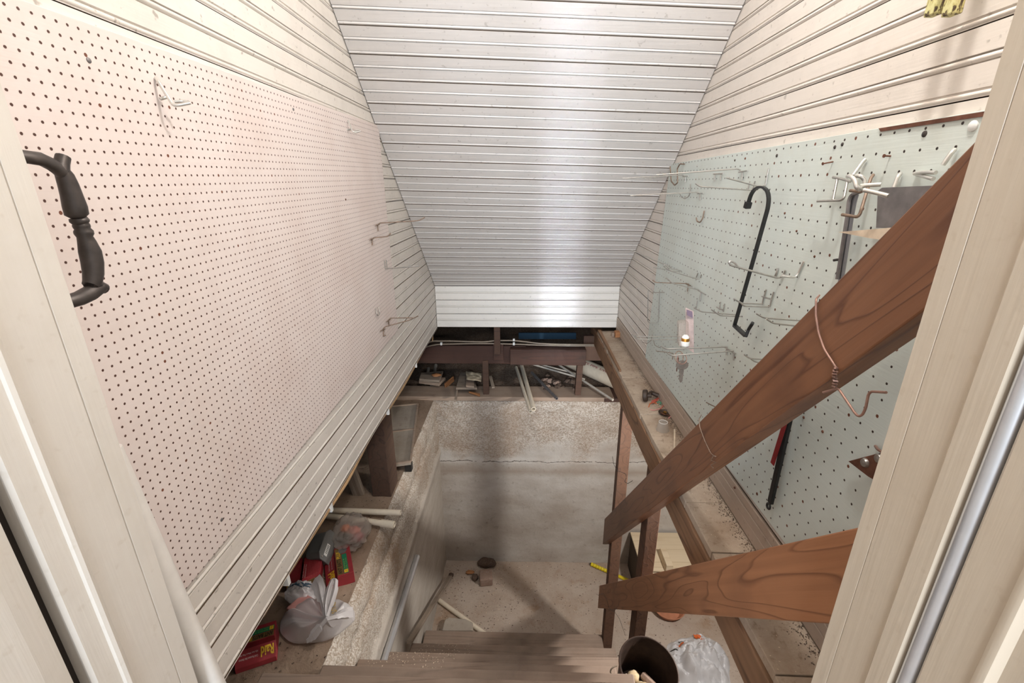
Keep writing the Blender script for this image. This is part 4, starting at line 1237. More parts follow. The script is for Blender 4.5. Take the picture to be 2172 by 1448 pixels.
def hp(px, py): return PX(px, py, XH)


arm = [V((-0.452, 0.395, hp(57, 333).z + .004)), hp(57, 333), hp(85, 337), hp(112, 350), hp(130, 364)]
MB().tube(arm, [.0050, .0052, .0055, .0058, .0064], 12, prof=(1, 1.25)).build('upper_arm', 'iron', hd, smooth=60)
g_ = [(126, 352, .0050), (137, 372, .0072), (145, 392, .0080), (152, 414, .0086), (159, 438, .0096), (163, 455, .0094), (167, 461, .0062), (168, 465, .0078), (169, 470, .0078), (171, 474, .0064), (172, 477, .0070), (173.5, 481, .0070),
      (175, 485, .0064), (177, 490, .0078), (178.5, 496, .0078), (180, 502, .0064), (184, 512, .0074), (191, 533, .0092), (196, 556, .0092), (198, 580, .0086), (196, 598, .0078), (192, 606, .0070)]
MB().tube([hp(x, y) for x, y, r in g_], [r for x, y, r in g_], 16).build('grip', 'iron', hd, smooth=60)
MB().tube([hp(192, 598), hp(205, 606), hp(222, 612)], [.0075, .0068, .0055], 12).build('tail_knob', 'iron', hd, smooth=60)
MB().tube([hp(128, 362), hp(131, 345), hp(134, 332)], [.0070, .0060, .0058], 12).build('top_knob', 'iron', hd, smooth=60)
MB().tube([hp(210, 606), hp(190, 622), hp(168, 633), hp(150, 638), V((-0.452, 0.395, hp(140, 638).z - .004))], [.0066, .0066, .0062, .0060, .0058], 12, prof=(1, 1.2)).build('lower_arm', 'iron', hd, smooth=60)
MB().tube([hp(100, 355), hp(118, 362), hp(138, 372)], [.0016, .0036, .0046], 8).build('leaf', 'iron', hd, smooth=60)

tag(MB().tube([(-0.468, .430, -0.28), (-0.4370, .430, -0.60), (-0.4095, .432, -0.884)], .0138, 20).build('pole', 'whitepole', smooth=40), 'white round pole leaning behind the left door jamb', 'pole')

# two yellowed blocks hanging at the top right
for i, (xa, xb, yb_, lab) in enumerate(((1962, 1998, 34, 'left one of the two yellowed paint-blotched sticks hanging at the top right'), (2001, 2037, 33, 'right one of the two yellowed paint-blotched sticks hanging at the top right'))):
    p = PX(xa + 18, yb_ - 5, .500)
    m = MB().box((.500, p.y, p.z), (.5125, p.y + .016, p.z + .20))
    o = m.build('stick', 'yblock', bevel=.0015)
    tag(o, lab, 'stick')

# ================================================================== LEDGE THINGS (left, under the wall)
# cable stapled along the bottom of the left wall
cb = thing('cable', 'tan electric cable clipped along the bottom edge of the left wall', 'cable', (-0.52, 1.6, -0.80))
cpts = [PX(x, y, -0.512) for x, y in ((560, 1322), (600, 1262), (640, 1185), (690, 1100), (735, 1028), (770, 965), (800, 910), (822, 868), (850, 822), (866, 790), (884, 756), (905, 733))]
cpts = [V((-0.513 - .006 * math.sin(i * 1.3), p.y, -0.800 - .010 * abs(math.sin(i * 1.1)))) for i, p in enumerate(cpts)]
MB().tube(cpts, .0055, 10, fillet=.05).build('sheath', 'cablet', cb, smooth=60)
for px, py in ((880, 752), (822, 868), (700, 1075), (612, 1250)):
    p = PX(px, py, -0.506)
    MB().box((-.516, p.y - .005, -.812), (-.500, p.y + .005, -.786)).build('clip', 'white', cb, bevel=.001)
tag(MB().tube([V((-.505, 0.45, -.7885)), V((-.505, 2.45, -.7885))], .002, 6).build('edge_bead', 'cablet', smooth=60), 'thin tan edge strip under the left wall', 'wood strip')

cb = thing('cable', 'upper pale cable running under the white knee wall', 'cable', (-.1, 2.53, -.86))
MB().tube([PY(x, y, 2.535) for x, y in ((906, 727), (917, 723), (960, 723), (1000, 724.5), (1030, 725), (1050, 722), (1090, 722), (1110, 724), (1140, 728), (1180, 730), (1260, 731))], .0042, 10, fillet=.03).build('sheath', 'cablew', cb, smooth=60)
MB().tube([PY(917, 724, 2.535), PY(918, 715, 2.535), PY(916, 706, 2.535)], .004, 8).build('stub', 'cablet', cb, smooth=60)
cb = thing('cable', 'lower pale cable running under the white knee wall', 'cable', (-.1, 2.53, -.88))
MB().tube([PY(x, y, 2.53) for x, y in ((900, 737), (912, 733), (930, 730), (1000, 728.5), (1050, 728.5), (1100, 730), (1150, 732), (1200, 733), (1260, 733.5))], .0042, 10, fillet=.03).build('sheath', 'cablew', cb, smooth=60)
for px, py in ((936, 729), (1090, 729)):
    p = PY(px, py, 2.526); MB().box((p.x - .006, 2.52, p.z - .008), (p.x + .006, 2.535, p.z + .009)).build('staple', 'white', cb, bevel=.002)
p = PY(1090, 721, 2.526)
MB().box((p.x - .006, 2.52, p.z - .006), (p.x + .006, 2.535, p.z + .008)).build('staple', 'white', cb, bevel=.002)

# pipes poking out over the ledge
p1 = PZ(850, 1087, ZL + .03); p0 = V((-.86, p1.y + .01, ZL + .03))
pp = thing('pipe', 'plain white PVC pipe end poking out over the left ledge', 'pipe', p1)
MB().pipe(p0, p1, .0115, .0085).build('tube', 'pvc', pp, smooth=40)
p1 = PZ(837, 1113, ZL + .03); p0 = V((-.86, p1.y + .06, ZL + .03)); d = (p1 - p0).normalized()
pp = thing('pipe', 'white PVC pipe with a coupling poking out over the left ledge', 'pipe', p1)
MB().pipe(p0, p1, .0115, .0085).build('tube', 'pvc', pp, smooth=40)
MB().pipe(p1 - d * .055, p1 - d * .002, .0145, .011).build('coupling', 'pvc', pp, smooth=40)

# two panel frame lying on the ledge
zz = ZL + .055
pq = [PZ(828, 862, zz), PZ(886, 857, zz), PZ(871, 979, zz), PZ(833, 984, zz)]
pf = thing('shutter', 'grey two-panelled wooden shutter lying on the far left ledge', 'shutter', (pq[0] + pq[2]) / 2 - V((0, 0, .05)))
MB().slab(pq, (0, 0, -.016)).build('panel', 'conc', pf)


def lp(a, b, t): return pq[a] + (pq[b] - pq[a]) * t


for (a, b) in ((0, 1), (1, 2), (2, 3), (3, 0)):
    MB().tube([pq[a] + V((0, 0, .002)), pq[b] + V((0, 0, .002))], .006, 4).build('frame', 'sill', pf)
MB().tube([lp(0, 3, .50) + V((0, 0, .001)), lp(1, 2, .49) + V((0, 0, .001))], .005, 4).build('mullion', 'sill', pf)
c_ = pq[2] - V((.0, .0, .055)); MB().box((c_.x - .03, c_.y, ZL), (c_.x + .0, c_.y + .03, zz - .016)).build('foot', 'blackpaint', pf)
c_ = pq[1]; MB().box((c_.x - .05, c_.y - .05, ZL), (c_.x - .02, c_.y - .02, zz - .016)).build('foot', 'blackpaint', pf)


# ant bait cartons
def carton(label, br, bl, depth, h, text=True, rot=0.0, flip=False, mode='front'):
    """br, bl: right and left ground corners of the long lettered front edge (seen from the front), carton goes back from it"""
    br = V(br); bl = V(bl); ux = (br - bl); L = ux.length; ux.normalize(); up = V((0, 0, 1)); back = up.cross(ux).normalized()
    t = thing('carton', label, 'carton', (br + bl) / 2 + back * depth / 2, 'red ant bait cartons')

    def P(x, y, z): return bl + ux * (x * L) + back * (y * depth) + up * (z * h)
    prof = [(0, 0), (1, 0), (1, 1), (.42, 1), (.40, .72), (.0, .30)]
    n = len(prof)
    vs = [P(0, y, z) for y, z in prof] + [P(1, y, z) for y, z in prof]
    fs = [tuple(range(n)), tuple(range(2 * n - 1, n - 1, -1))] + [(i, (i + 1) % n, n + (i + 1) % n, n + i) for i in range(n)]
    MB().add(vs, fs).build('box', 'boxred', t, bevel=.001)
    e = up * .0006
    # riser and lettered bands
    MB().slab([P(0.01, .398, .73), P(.99, .398, .73), P(.99, .418, .99), P(.01, .418, .99)], -back * .0006).build('fold', 'boxdark', t)
    bb_ = MB().slab([P(.06, .44, 1), P(.97, .44, 1), P(.97, .64, 1), P(.06, .64, 1)], e).build('brown_band', 'boxbrown', t)
    gb_ = MB().slab([P(.30, .66, 1), P(.97, .66, 1), P(.97, .84, 1), P(.30, .84, 1)], e).build('green_band', 'boxgreen', t)
    # writing reads from the back of the carton
    lettering('ANT BAITS', 'blackink', bb_, P(.95, .615, 1) + e, -ux, -back, depth * .15, L * .50, bold=.02)
    lettering('PLUS', 'yellow', bb_, P(.42, .615, 1) + e, -ux, -back, depth * .15, L * .24, bold=.02)
    MB().slab([P(.85, .68, 1.01), P(.95, .68, 1.01), P(.95, .82, 1.01), P(.85, .82, 1.01)], e).build('tick_box', 'yellow', gb_)
    lettering('/', 'blackink', gb_, P(.92, .80, 1.02) + e * 2, -ux, -back, depth * .09, L * .03)
    lettering('Attracts &', 'lime', gb_, P(.82, .735, 1) + e, -ux, -back, depth * .055, L * .34)
    lettering('Kills Colony', 'lime', gb_, P(.82, .82, 1) + e, -ux, -back, depth * .055, L * .36)
    MB().prism([P(.17, .72, 1) + ux * (math.cos(k * math.pi / 3 + .5) * depth * .17) + back * (math.sin(k * math.pi / 3 + .5) * depth * .17) for k in range(6)], e * .5, e * 2.2).build('bait_picture', 'steel', t)
    fn = (P(0, .40, .72) - P(0, 0, .30)); ln = fn.length; fu = fn.normalized(); nn = ux.cross(fu).normalized()
    o_ = P(.95, .34, .30 + .42 * .85) + nn * .0008
    lettering('Raid', 'yellow', t, o_, -ux, -fu, ln * .62, L * .32, bold=.03)
    lettering('Kills Ants Where They Hide', 'whiteink', t, P(.56, .30, .30 + .42 * .75) + nn * .0008, -ux, -fu, ln * .13, L * .46)
    lettering('Child Resistant Bait Stations', 'whiteink', t, P(.56, .19, .30 + .42 * .475) + nn * .0008, -ux, -fu, ln * .13, L * .46)
    return t


z0 = ZL + .004
carton('red carton nearest the stairs, tucked under the left wall with upside down yellow lettering', PZ(588, 1400, z0), PZ(500, 1430, z0), .085, .055)
carton('red carton with its lettered top facing up, behind the loops of the white bag', PZ(694, 1254, z0), PZ(688, 1192, z0), .088, .045)
# two older cartons on their backs, fine print up


def carton_plain(label, tl, tr, br, bl, h):
    q = [V(p) for p in (tl, tr, br, bl)]
    t = thing('carton', label, 'carton', (q[0] + q[2]) / 2 - V((0, 0, h)), 'red ant bait cartons')
    MB().slab(q, (0, 0, -h)).build('box', 'boxred', t, bevel=.001)
    ux = (q[1] - q[0]).normalized(); uy = (q[0] - q[3]).normalized(); w = (q[1] - q[0]).length; l = (q[0] - q[3]).length
    for k in range(7):
        p = q[3] + ux * w * (.34 + .09 * k) + uy * l * .06
        lettering('Keep out of reach of children and pets. Place bait near trail.', 'paleink', t, p + V((0, 0, .0006)), uy, -ux, w * .035, l * (.86 - .1 * (k % 3)))
    for k in range(2):
        p = q[3] + ux * w * (.08 + .10 * k) + uy * l * .08
        lettering(('Kills the Colony', 'Guaranteed Fast')[k], 'whiteink', t, p + V((0, 0, .0006)), uy, -ux, w * .06, l * .6)
    fe = [q[3], q[2], q[2] - V((0, 0, h)), q[3] - V((0, 0, h))]
    n_ = (fe[1] - fe[0]).cross(V((0, 0, 1))).normalized()
    MB().slab([fe[0] + (fe[1] - fe[0]) * .05 - V((0, 0, h * .35)), fe[0] + (fe[1] - fe[0]) * .75 - V((0, 0, h * .35)), fe[0] + (fe[1] - fe[0]) * .75 - V((0, 0, h * .85)), fe[0] + (fe[1] - fe[0]) * .05 - V((0, 0, h * .85))], n_ * .0006).build('brown_band', 'boxbrown', t)
    lettering('PLUS', 'yellow', t, fe[0] + (fe[1] - fe[0]) * .10 - V((0, 0, h * .75)) + n_ * .0014, (fe[1] - fe[0]), (0, 0, 1), h * .3, w * .25)
    lettering('Raid', 'yellow', t, fe[0] + (fe[1] - fe[0]) * .78 - V((0, 0, h * .75)) + n_ * .0014, (fe[1] - fe[0]), (0, 0, 1), h * .4, w * .2)
    return t


zt = ZL + .05
carton_plain('red carton with pale fine print below the grey electrical box', PZ(646, 1182, zt), PZ(683, 1183, zt), PZ(678, 1211, zt), PZ(640, 1229, zt), .042)
carton_plain('red carton half hidden under the left wall beside the fine print carton', PZ(618, 1176, zt - .01), PZ(642, 1184, zt - .01), PZ(636, 1228, zt - .01), PZ(604, 1236, zt - .01), .034)

# grey electrical box
je = thing('junction_box', 'grey plastic electrical box standing on the ledge below the left wall', 'electrical box', PZ(680, 1180, ZL))
pc = V((-.675, 1.245, ZL + .055))
fx = V((.93, -.12, .34)).normalized(); fu_ = V((0.0, 1.0, .35)); fu_ = (fu_ - fx * fu_.dot(fx)).normalized(); fv = fx.cross(fu_).normalized()
oc = []
for a, b_ in ((-.045, -.03), (-.03, -.045), (.03, -.045), (.045, -.03), (.045, .03), (.03, .045), (-.03, .045), (-.045, .03)):
    oc.append(pc + fu_ * a * 1.15 + fv * b_)
MB().prism(oc, fx * 0, fx * .006).build('cover', 'jbox', je, bevel=.0015)
jcov = [q for q in je.children if q.name.startswith('cover')][0]
MB().prism([pc + (p - pc) * .92 for p in oc], fx * -.055, fx * 0).build('body', 'jbox', je, bevel=.002)
for s_ in (-1, 1):
    MB().lathe(pc + fu_ * .043 * s_ - fv * .028 * s_ + fx * .006, fx, [(0, .003), (.003, .003), (.0035, 0)], 10).build('screw', 'zinc', jcov, smooth=40)
lo_ = pc + fx * .0066 - fu_ * .035 + fv * .006
MB().slab([lo_, lo_ + fu_ * .040, lo_ + fu_ * .040 + fv * .016, lo_ + fv * .016], fx * .0004).build('label_sticker', 'white', jcov)
for k in range(6):
    q0 = lo_ + fu_ * (.008 + .005 * k) + fv * .003 + fx * .0008
    MB().slab([q0, q0 + fu_ * .0022, q0 + fu_ * .0022 + fv * .010, q0 + fv * .010], fx * .0003).build('barcode_bar', 'jbox', jcov)
MB().lathe(pc - fx * .03 - fu_ * .048, -fu_, [(.009, 0), (.011, .006), (.007, .007), (.007, .001)], 16).build('knockout', 'blackpaint', je, smooth=40)


# bags
def blob(c, rad, jit, seed, fr=2.2, seg=44, ring=30, flat=0.0, ridge=0.0):
    c = V(c); rad = V(rad); vs = []; fs = []
    for i in range(ring + 1):
        th = math.pi * i / ring
        for j in range(seg):
            ph = 2 * math.pi * j / seg
            d = V((math.sin(th) * math.cos(ph), math.sin(th) * math.sin(ph), math.cos(th)))
            k = 1 + jit * (NZ.noise(d * fr + V((seed, 0, 0))) + .5 * NZ.noise(d * fr * 2.3 + V((0, seed, 0))))
            if ridge:
                k += ridge * (abs(NZ.noise(d * fr * 2.0 + V((seed, seed, 3)))) - .25) + ridge * .5 * (abs(NZ.noise(d * fr * 4.5 + V((seed, 2, 3)))) - .25)
            p = c + V((d.x * rad.x, d.y * rad.y, d.z * rad.z)) * k
            p.z = max(p.z, c.z - rad.z * (1 - flat))
            vs.append(p)
    for i in range(ring):
        for j in range(seg):
            fs.append((i * seg + j, (i + 1) * seg + j, (i + 1) * seg + (j + 1) % seg, i * seg + (j + 1) % seg))
    return MB().add(vs, fs)


cc = PZ(742, 1128, ZL + .05)
cbg = thing('plastic_bag', 'clear crumpled plastic bag with red contents on the left ledge', 'bag', (cc.x, cc.y, ZL))
blob(cc, (.066, .084, .05), .16, 4, 1.35, 90, 60, .0, .20).build('film', 'bagclear', cbg, smooth=70)
for k, (dx, dy, dz, r_, mt) in enumerate(((.02, -.005, .012, .022, 'salmon'), (-.015, .002, .014, .02, 'orange'), (.035, -.02, -.002, .024, 'redink'), (-.005, -.03, -.008, .025, 'caster'))):
    MB().ball(cc + V((dx, dy, dz)), (r_, r_ * .8, r_ * .7), 14, 9, .25, k).build('contents', mt, cbg, smooth=50)

wc = PZ(668, 1302, ZL + .04)
wb = thing('plastic_bag', 'white knotted shopping bag with pink contents on the left ledge', 'bag', (wc.x, wc.y, ZL))
kn = PZ(692, 1309, ZL + .105)


def bag_pt(u, v):
    a = 2 * math.pi * u
    r = v
    rx = .112 * (1 + .10 * NZ.noise(V((math.cos(a) * 1.6, math.sin(a) * 1.6, 5))) + .05 * math.sin(3 * a))
    ry = .072 * (1 + .10 * NZ.noise(V((math.cos(a) * 1.6, math.sin(a) * 1.6, 8))))
    pl_ = .05 * math.sin(13 * a + 2 * NZ.noise(V((a, 0, 0)))) * (1 - r) * r * 1.6
    base = V((wc.x + math.cos(a) * rx, wc.y + math.sin(a) * ry, 0))
    if v < .8:
        t = v / .8
        h = (math.sin((1 - t) * math.pi / 2)) ** .9
        p = V((kn.x, kn.y, 0)) * (1 - t ** .85) + base * t ** .85
        z = ZL + .014 + (.052 + .02 * NZ.noise(V((math.cos(a) * 2, math.sin(a) * 2, t)))) * min(1, 1.35 * (1 - t ** 3)) + (.035 * (1 - t) ** 4) + pl_ * .22
        return V((p.x, p.y, z)) + V((0, 0, 0))
    t = (v - .8) / .2
    return V((base.x * (1 - .12 * t) + wc.x * .12 * t, base.y * (1 - .12 * t) + wc.y * .12 * t, ZL + .014 - .010 * t))


MB().grid(bag_pt, 110, 30).build('body', 'bagwhite', wb, smooth=60)
bx = PZ(648, 1293, ZL + .035)
R_ = Matrix.Rotation(math.radians(-28), 3, 'Z')
vs = [V((sx * .045, sy * .032, sz)) for sz in (-.030, .016) for sx, sy in ((-1, -1), (1, -1), (1, 1), (-1, 1))]
MB().add([bx + R_ @ p for p in vs], [(0, 3, 2, 1), (4, 5, 6, 7), (0, 1, 5, 4), (1, 2, 6, 5), (2, 3, 7, 6), (3, 0, 4, 7)]).build('wrapped_pack', 'pinkbox', wb, bevel=.004)


def ribbon(pts, w, wd=None):
    pts = rounded([V(p) for p in pts], .02, 5); vs = []
    n_ = len(pts)
    for i, p in enumerate(pts):
        a = pts[max(i - 1, 0)]; b_ = pts[min(i + 1, n_ - 1)]; d = (b_ - a).normalized()
        sd = d.cross(V((0, -.6, .8))).normalized()
        ww = w[min(int(i * len(w) / n_), len(w) - 1)] if isinstance(w, (list, tuple)) else w
        for k in range(5):
            t = (k - 2) / 2
            vs.append(p + sd * t * ww + V((0, 0, .0035 * math.cos(t * 9))))
    fs = [(i * 5 + k, (i + 1) * 5 + k, (i + 1) * 5 + k + 1, i * 5 + k + 1) for i in range(n_ - 1) for k in range(4)]
    return MB().add(vs, fs)


zk = ZL + .105
ribbon([PZ(691, 1307, zk), PZ(690, 1280, zk + .02), PZ(697, 1248, zk + .04), PZ(705, 1228, zk + .045), PZ(712, 1229, zk + .045), PZ(711, 1248, zk + .04), PZ(702, 1278, zk + .02), PZ(693, 1306, zk)], [.006, .009, .009, .007, .006, .006, .007, .009, .009, .006]).build('handle', 'bagwhite', wb, solid=.0006)
ribbon([PZ(692, 1310, zk), PZ(676, 1330, zk - .02), PZ(660, 1350, zk - .045), PZ(650, 1358, zk - .06)], [.006, .012, .013, .010, .006]).build('handle', 'bagwhite', wb, solid=.0006)
ribbon([PZ(692, 1310, zk), PZ(715, 1305, zk - .01), PZ(735, 1297, zk - .03), PZ(749, 1296, zk - .05)], [.005, .008, .012, .014]).build('ear', 'bagwhite', wb, solid=.0006)
ribbon([PZ(690, 1306, zk), PZ(682, 1270, zk - .01), PZ(676, 1240, zk - .005), PZ(668, 1228, zk - .02)], [.006, .014, .018, .02]).build('ear', 'bagwhite', wb, solid=.0006)
# smudged blue print on the bag's shoulder
shc = PZ(640, 1258, ZL + .035); shr = V((.050, .034, .036))
blob(shc, shr, .12, 9, 2.0, 40, 26, .0, .22).build('shoulder', 'bagwhite', wb, smooth=40)
for k in range(16):
    a_ = -2.6 + 1.9 * (k % 8) / 7; rr = .45 + .3 * (k // 8)
    p_ = []
    for t in range(4):
        aa = a_ + .16 * t * (1 if k % 2 else -.6); r2 = rr + .11 * t * (1 if k % 3 else -.5)
        x_, y_ = math.cos(aa) * r2 * .9 - .05, math.sin(aa) * r2 * .55 + .35
        p_.append(shc + V((x_ * shr.x, y_ * shr.y, shr.z * (math.sqrt(max(0, 1 - x_ * x_ - y_ * y_)) * 1.02 + .03))))
    MB().tube(p_, .0013, 6).build('print_stroke', 'blueink', wb, smooth=60)
lettering('PLUS', 'yellow', wb, PZ(702, 1282, ZL + .075), (.5, -1, 0), (1, .5, .3), .014, .035)

# ================================================================== PIT THINGS
gp = thing('conduit', 'shiny galvanised pipe fixed along the left concrete wall', 'pipe', (XC + .012, 1.5, -1.715))
MB().pipe((XC + .014, 1.755, -1.735), (XC + .014, 0.95, -1.675), .0135, .011).build('tube', 'galv', gp, smooth=40)
a_ = PZ(955, 1222, ZF + .02); b__ = PX(868, 1362, XC + .025)
o = board('stake', 'plank', a_, b__, .026, .014, (1, 0, 0), None, .002)
tag(o, 'grey wooden stake leaning along the foot of the left concrete wall', 'stake')
tag(MB().ball(a_ + V((.004, .01, 0)), (.018, .016, .014), 12, 8, .4, 3).build('stone', 'stone', smooth=40), 'small dark stone at the end of the leaning grey stake', 'stone')
pp = thing('pipe', 'white PVC pipe lying on the cellar floor by the lowest step', 'pipe', PZ(975, 1305, ZF))
MB().pipe(PZ(932, 1273, ZF + .014), PZ(1030, 1345, ZF + .014), .0135, .0105).build('tube', 'pvc', pp, smooth=40)
bq = [PZ(937, 1336, ZF + .05), PZ(1004, 1336, ZF + .05), PZ(1003, 1319, ZF + .05), PZ(988, 1312, ZF + .05), PZ(952, 1308, ZF + .05), PZ(944, 1312, ZF + .05)]
tag(MB().prism(bq, (0, 0, -.05), (0, 0, 0)).build('concrete_lump', 'conc', bevel=.006), 'grey concrete lump against the lowest step beside the PVC pipe', 'block')

# rubble by the back wall
c_ = PZ(1032, 1193, ZF + .03)
tag(MB().ball(c_, (.064, .034, .032), 18, 12, .22, 2, 1.6).build('stone', 'stone', smooth=35), 'dark brown stone lying against the back wall of the pit', 'stone')
c_ = PZ(1031, 1232, ZF)
R_ = Matrix.Rotation(math.radians(8), 3, 'Z')
vs = [V((sx * .042, sy * .045, sz)) for sz in (0, .06) for sx, sy in ((-1, -1), (1, -1), (1, 1), (-1, 1))]
tag(MB().add([c_ + R_ @ p for p in vs], [(0, 3, 2, 1), (4, 5, 6, 7), (0, 1, 5, 4), (1, 2, 6, 5), (2, 3, 7, 6), (3, 0, 4, 7)]).build('brick', 'brick', bevel=.008), 'mortar dusted half brick in front of the dark brown stone', 'brick')
c_ = PZ(997, 1213, ZF + .015)
tag(MB().ball(c_, (.03, .014, .012), 12, 8, .3, 7).build('wood_chip', 'chunk', smooth=30), 'reddish wood chip left of the dark brown stone', 'wood chip')
c_ = PZ(1008, 1224, ZF + .015)
tag(MB().ball(c_, (.022, .026, .02), 12, 8, .4, 9).build('stone', 'stone', smooth=30), 'small dark stone left of the half brick', 'stone')

# yellow ribbed rod
a_ = PZ(1254, 1196, ZF + .014); b__ = PZ(1345, 1236, ZF + .014); n_ = 90
yr = thing('rod', 'yellow ribbed plastic rod lying on the cellar floor behind the posts', 'rod', a_)
pts = [a_ + (b__ - a_) * (i / n_) for i in range(n_ + 1)]
MB().tube(pts, [.0105 + (.0028 * (.5 + .5 * math.sin(i * 1.1)) if i < 40 else 0) for i in range(n_ + 1)], 12).build('shaft', 'yellowrod', yr, smooth=70)
MB().tube([a_ - (b__ - a_).normalized() * .006, a_], .0085, 10).build('tip', 'blackpaint', yr, smooth=40)

# plywood box by the back wall
px0 = .70; py1 = 2.47; zt_ = -2.215
pb = thing('plywood_box', 'pale plywood box on the cellar floor behind the posts', 'box', (1.0, 2.3, ZF))
q0, q1, q2, q3 = V((.735, 2.475, -2.22)), V((1.20, 2.475, -2.22)), V((1.20, 2.16, -2.22)), V((.735, 2.16, -2.22))
MB().hexa([V((p.x, p.y, ZF + .002)) for p in (q3, q2, q1, q0)], [q3, q2, q1, q0]).build('carcass', 'plydark', pb, bevel=.002)
MB().slab([q3 + V((-.004, -.004, 0)), q2 + V((.004, -.004, 0)), q1 + V((.004, 0, 0)), q0 + V((-.004, 0, 0))], (0, 0, .012)).build('top', 'ply', pb, bevel=.002)
MB().slab([V((.735, 2.158, ZF + .01)), V((1.2, 2.158, ZF + .01)), V((1.2, 2.158, -2.225)), V((.735, 2.158, -2.225))], (0, -.012, 0)).build('front', 'ply', pb, bevel=.002)
cbk = PZ(1410, 1182, -2.208)
o = MB().box((cbk.x - .03, cbk.y - .12, -2.208), (cbk.x + .01, cbk.y + .02, -2.15)).build('wood_block', 'ply', bevel=.002)
tag(o, 'narrow pale wooden block resting on the plywood box', 'block')

# terracotta dish, bucket and bag at the right of the stairs
tc_ = PZ(1416, 1296, ZF)
o = MB().lathe(tc_, (0, 0, 1), [(0, .004), (.07, .004), (.095, .04), (.10, .05), (.094, .05), (.068, .012), (0, .012)], 30).build('bowl', 'terra', smooth=40)
tag(o, 'terracotta dish on the cellar floor, peeping out under the orange brown rail', 'dish')

bo = V((.400, 1.105, -1.689))
axb = V((.10, -.22, 1)).normalized()
bu = thing('bucket', 'dark rusty metal bucket on the stairs, tipped towards the doorway', 'bucket', bo)
MB().lathe(bo + axb * .012, axb, [(0, 0), (.066, 0), (.070, .004), (.094, .178), (.097, .180), (.0975, .184), (.094, .185), (.091, .182), (.067, .008), (0, .008)], 40).build('pail', 'bucket', bu, smooth=40)
rim_c = bo + axb * .193
ub = axb.orthogonal().normalized(); wbv = axb.cross(ub)
MB().tube([rim_c + (ub * math.cos(a) + wbv * math.sin(a)) * .0955 for a in [i * math.pi / 20 for i in range(40)]], .0032, 8, closed=True).build('rim', 'rust', bu, smooth=60)
MB().tube([PY(1328, 1428, .985), PY(1330, 1440, .97), PY(1318, 1438, .96), PY(1300, 1432, .95), PY(1294, 1424, .95), PY(1298, 1416, .955), PY(1308, 1411, .96)], .0022, 8, fillet=.02).build('bail_handle', 'cablew', bu, smooth=60)
b0 = bo + axb * .066
o = MB().lathe(b0 + V((-.005, -.036, .03)), V((.15, -.55, .8)), [(.012, .05), (.021, .05), (.024, .030), (.020, .02), (.026, 0), (.02, -.02), (.0, -.02)], 20).build('pipe_fitting', 'ceramic', smooth=40)
tag(o, 'dusty ceramic pipe fitting inside the rusty bucket', 'pipe fitting')
o = MB().ball(b0 + V((-.02, .012, .022)), (.022, .02, .02), 14, 9, .25, 5).build('ceramic_shard', 'ceramic', smooth=40)
tag(o, 'rounded pale ceramic lump behind the pipe fitting in the bucket', 'shard')
o = MB().ball(b0 + V((-.045, -.012, .024)), (.016, .024, .014), 10, 7, .5, 8).build('ceramic_shard', 'ceramic', smooth=25)
tag(o, 'broken pale ceramic shard at the left inside the bucket', 'shard')
o = MB().tube([b0 + V((.012, .015, .03)), b0 + V((.042, -.035, .04))], .014, 6).build('brick_piece', 'brick', bevel=.003)
tag(o, 'reddish brick piece at the right inside the bucket', 'brick')


def crum(u, v):
    a = 2 * math.pi * u; r = v
    ex = .165 * (1 + .12 * math.sin(2 * a + 1) + .10 * NZ.noise(V((math.cos(a) * 2, math.sin(a) * 2, 1))))
    ey = .175 * (1 + .12 * math.sin(3 * a) + .12 * NZ.noise(V((math.cos(a) * 2, math.sin(a) * 2, 4))))
    x = math.cos(a) * ex * r; y = math.sin(a) * ey * r
    q = V((x * 8, y * 8, 0))
    h = .075 * (1 - r ** 2.2) + .10 * (1 - r ** 6) * (abs(NZ.noise(q)) + .55 * abs(NZ.noise(q * 2.3 + V((3, 1, 0)))) + .16 * abs(NZ.noise(q * 5.3)) - .25)
    return V((x, y, max(h, .0015)))


bc = PZ(1482, 1408, ZF)
Rz = Matrix.Rotation(math.radians(15), 3, 'Z')
wg = thing('plastic_bag', 'crumpled white bag with an orange stripe on the cellar floor beside the bucket', 'bag', bc)
MB().grid(lambda u, v: bc + Rz @ crum(u, v), 90, 40).build('film', 'bagpaper', wg, smooth=22)


def crum_xy(x, y, lift=.004):
    q = V((x * 8, y * 8, 0)); r = min(1, math.hypot(x / .165, y / .175))
    h = .075 * (1 - r ** 2.2) + .10 * (1 - r ** 6) * (abs(NZ.noise(q)) + .55 * abs(NZ.noise(q * 2.3 + V((3, 1, 0)))) + .16 * abs(NZ.noise(q * 5.3)) - .25)
    return bc + Rz @ V((x, y, max(h, .0015) + lift))


def bagpx(px, py):
    p = PZ(px, py, ZF + .07); l = Rz.transposed() @ (p - bc); return l.x, l.y


def patch(nm, mt, quad):
    q = [bagpx(*p) for p in quad]

    def fn(u, v):
        x = (q[0][0] * (1 - u) + q[1][0] * u) * (1 - v) + (q[3][0] * (1 - u) + q[2][0] * u) * v
        y = (q[0][1] * (1 - u) + q[1][1] * u) * (1 - v) + (q[3][1] * (1 - u) + q[2][1] * u) * v
        return crum_xy(x, y)
    MB().grid(fn, 16, 6).build(nm, mt, wg, smooth=60)


patch('orange_stripe', 'orange', ((1471, 1341), (1499, 1353), (1500, 1361), (1473, 1351)))
patch('print_mark', 'orange', ((1441, 1357), (1451, 1354), (1451, 1361), (1442, 1364)))
patch('print_mark', 'blackink', ((1421, 1367), (1438, 1373), (1438, 1375), (1421, 1369)))
patch('print_mark', 'blackink', ((1441, 1347), (1449, 1351), (1449, 1353), (1441, 1349)))

# ================================================================== CRAWLSPACE THINGS
yb2 = 2.72


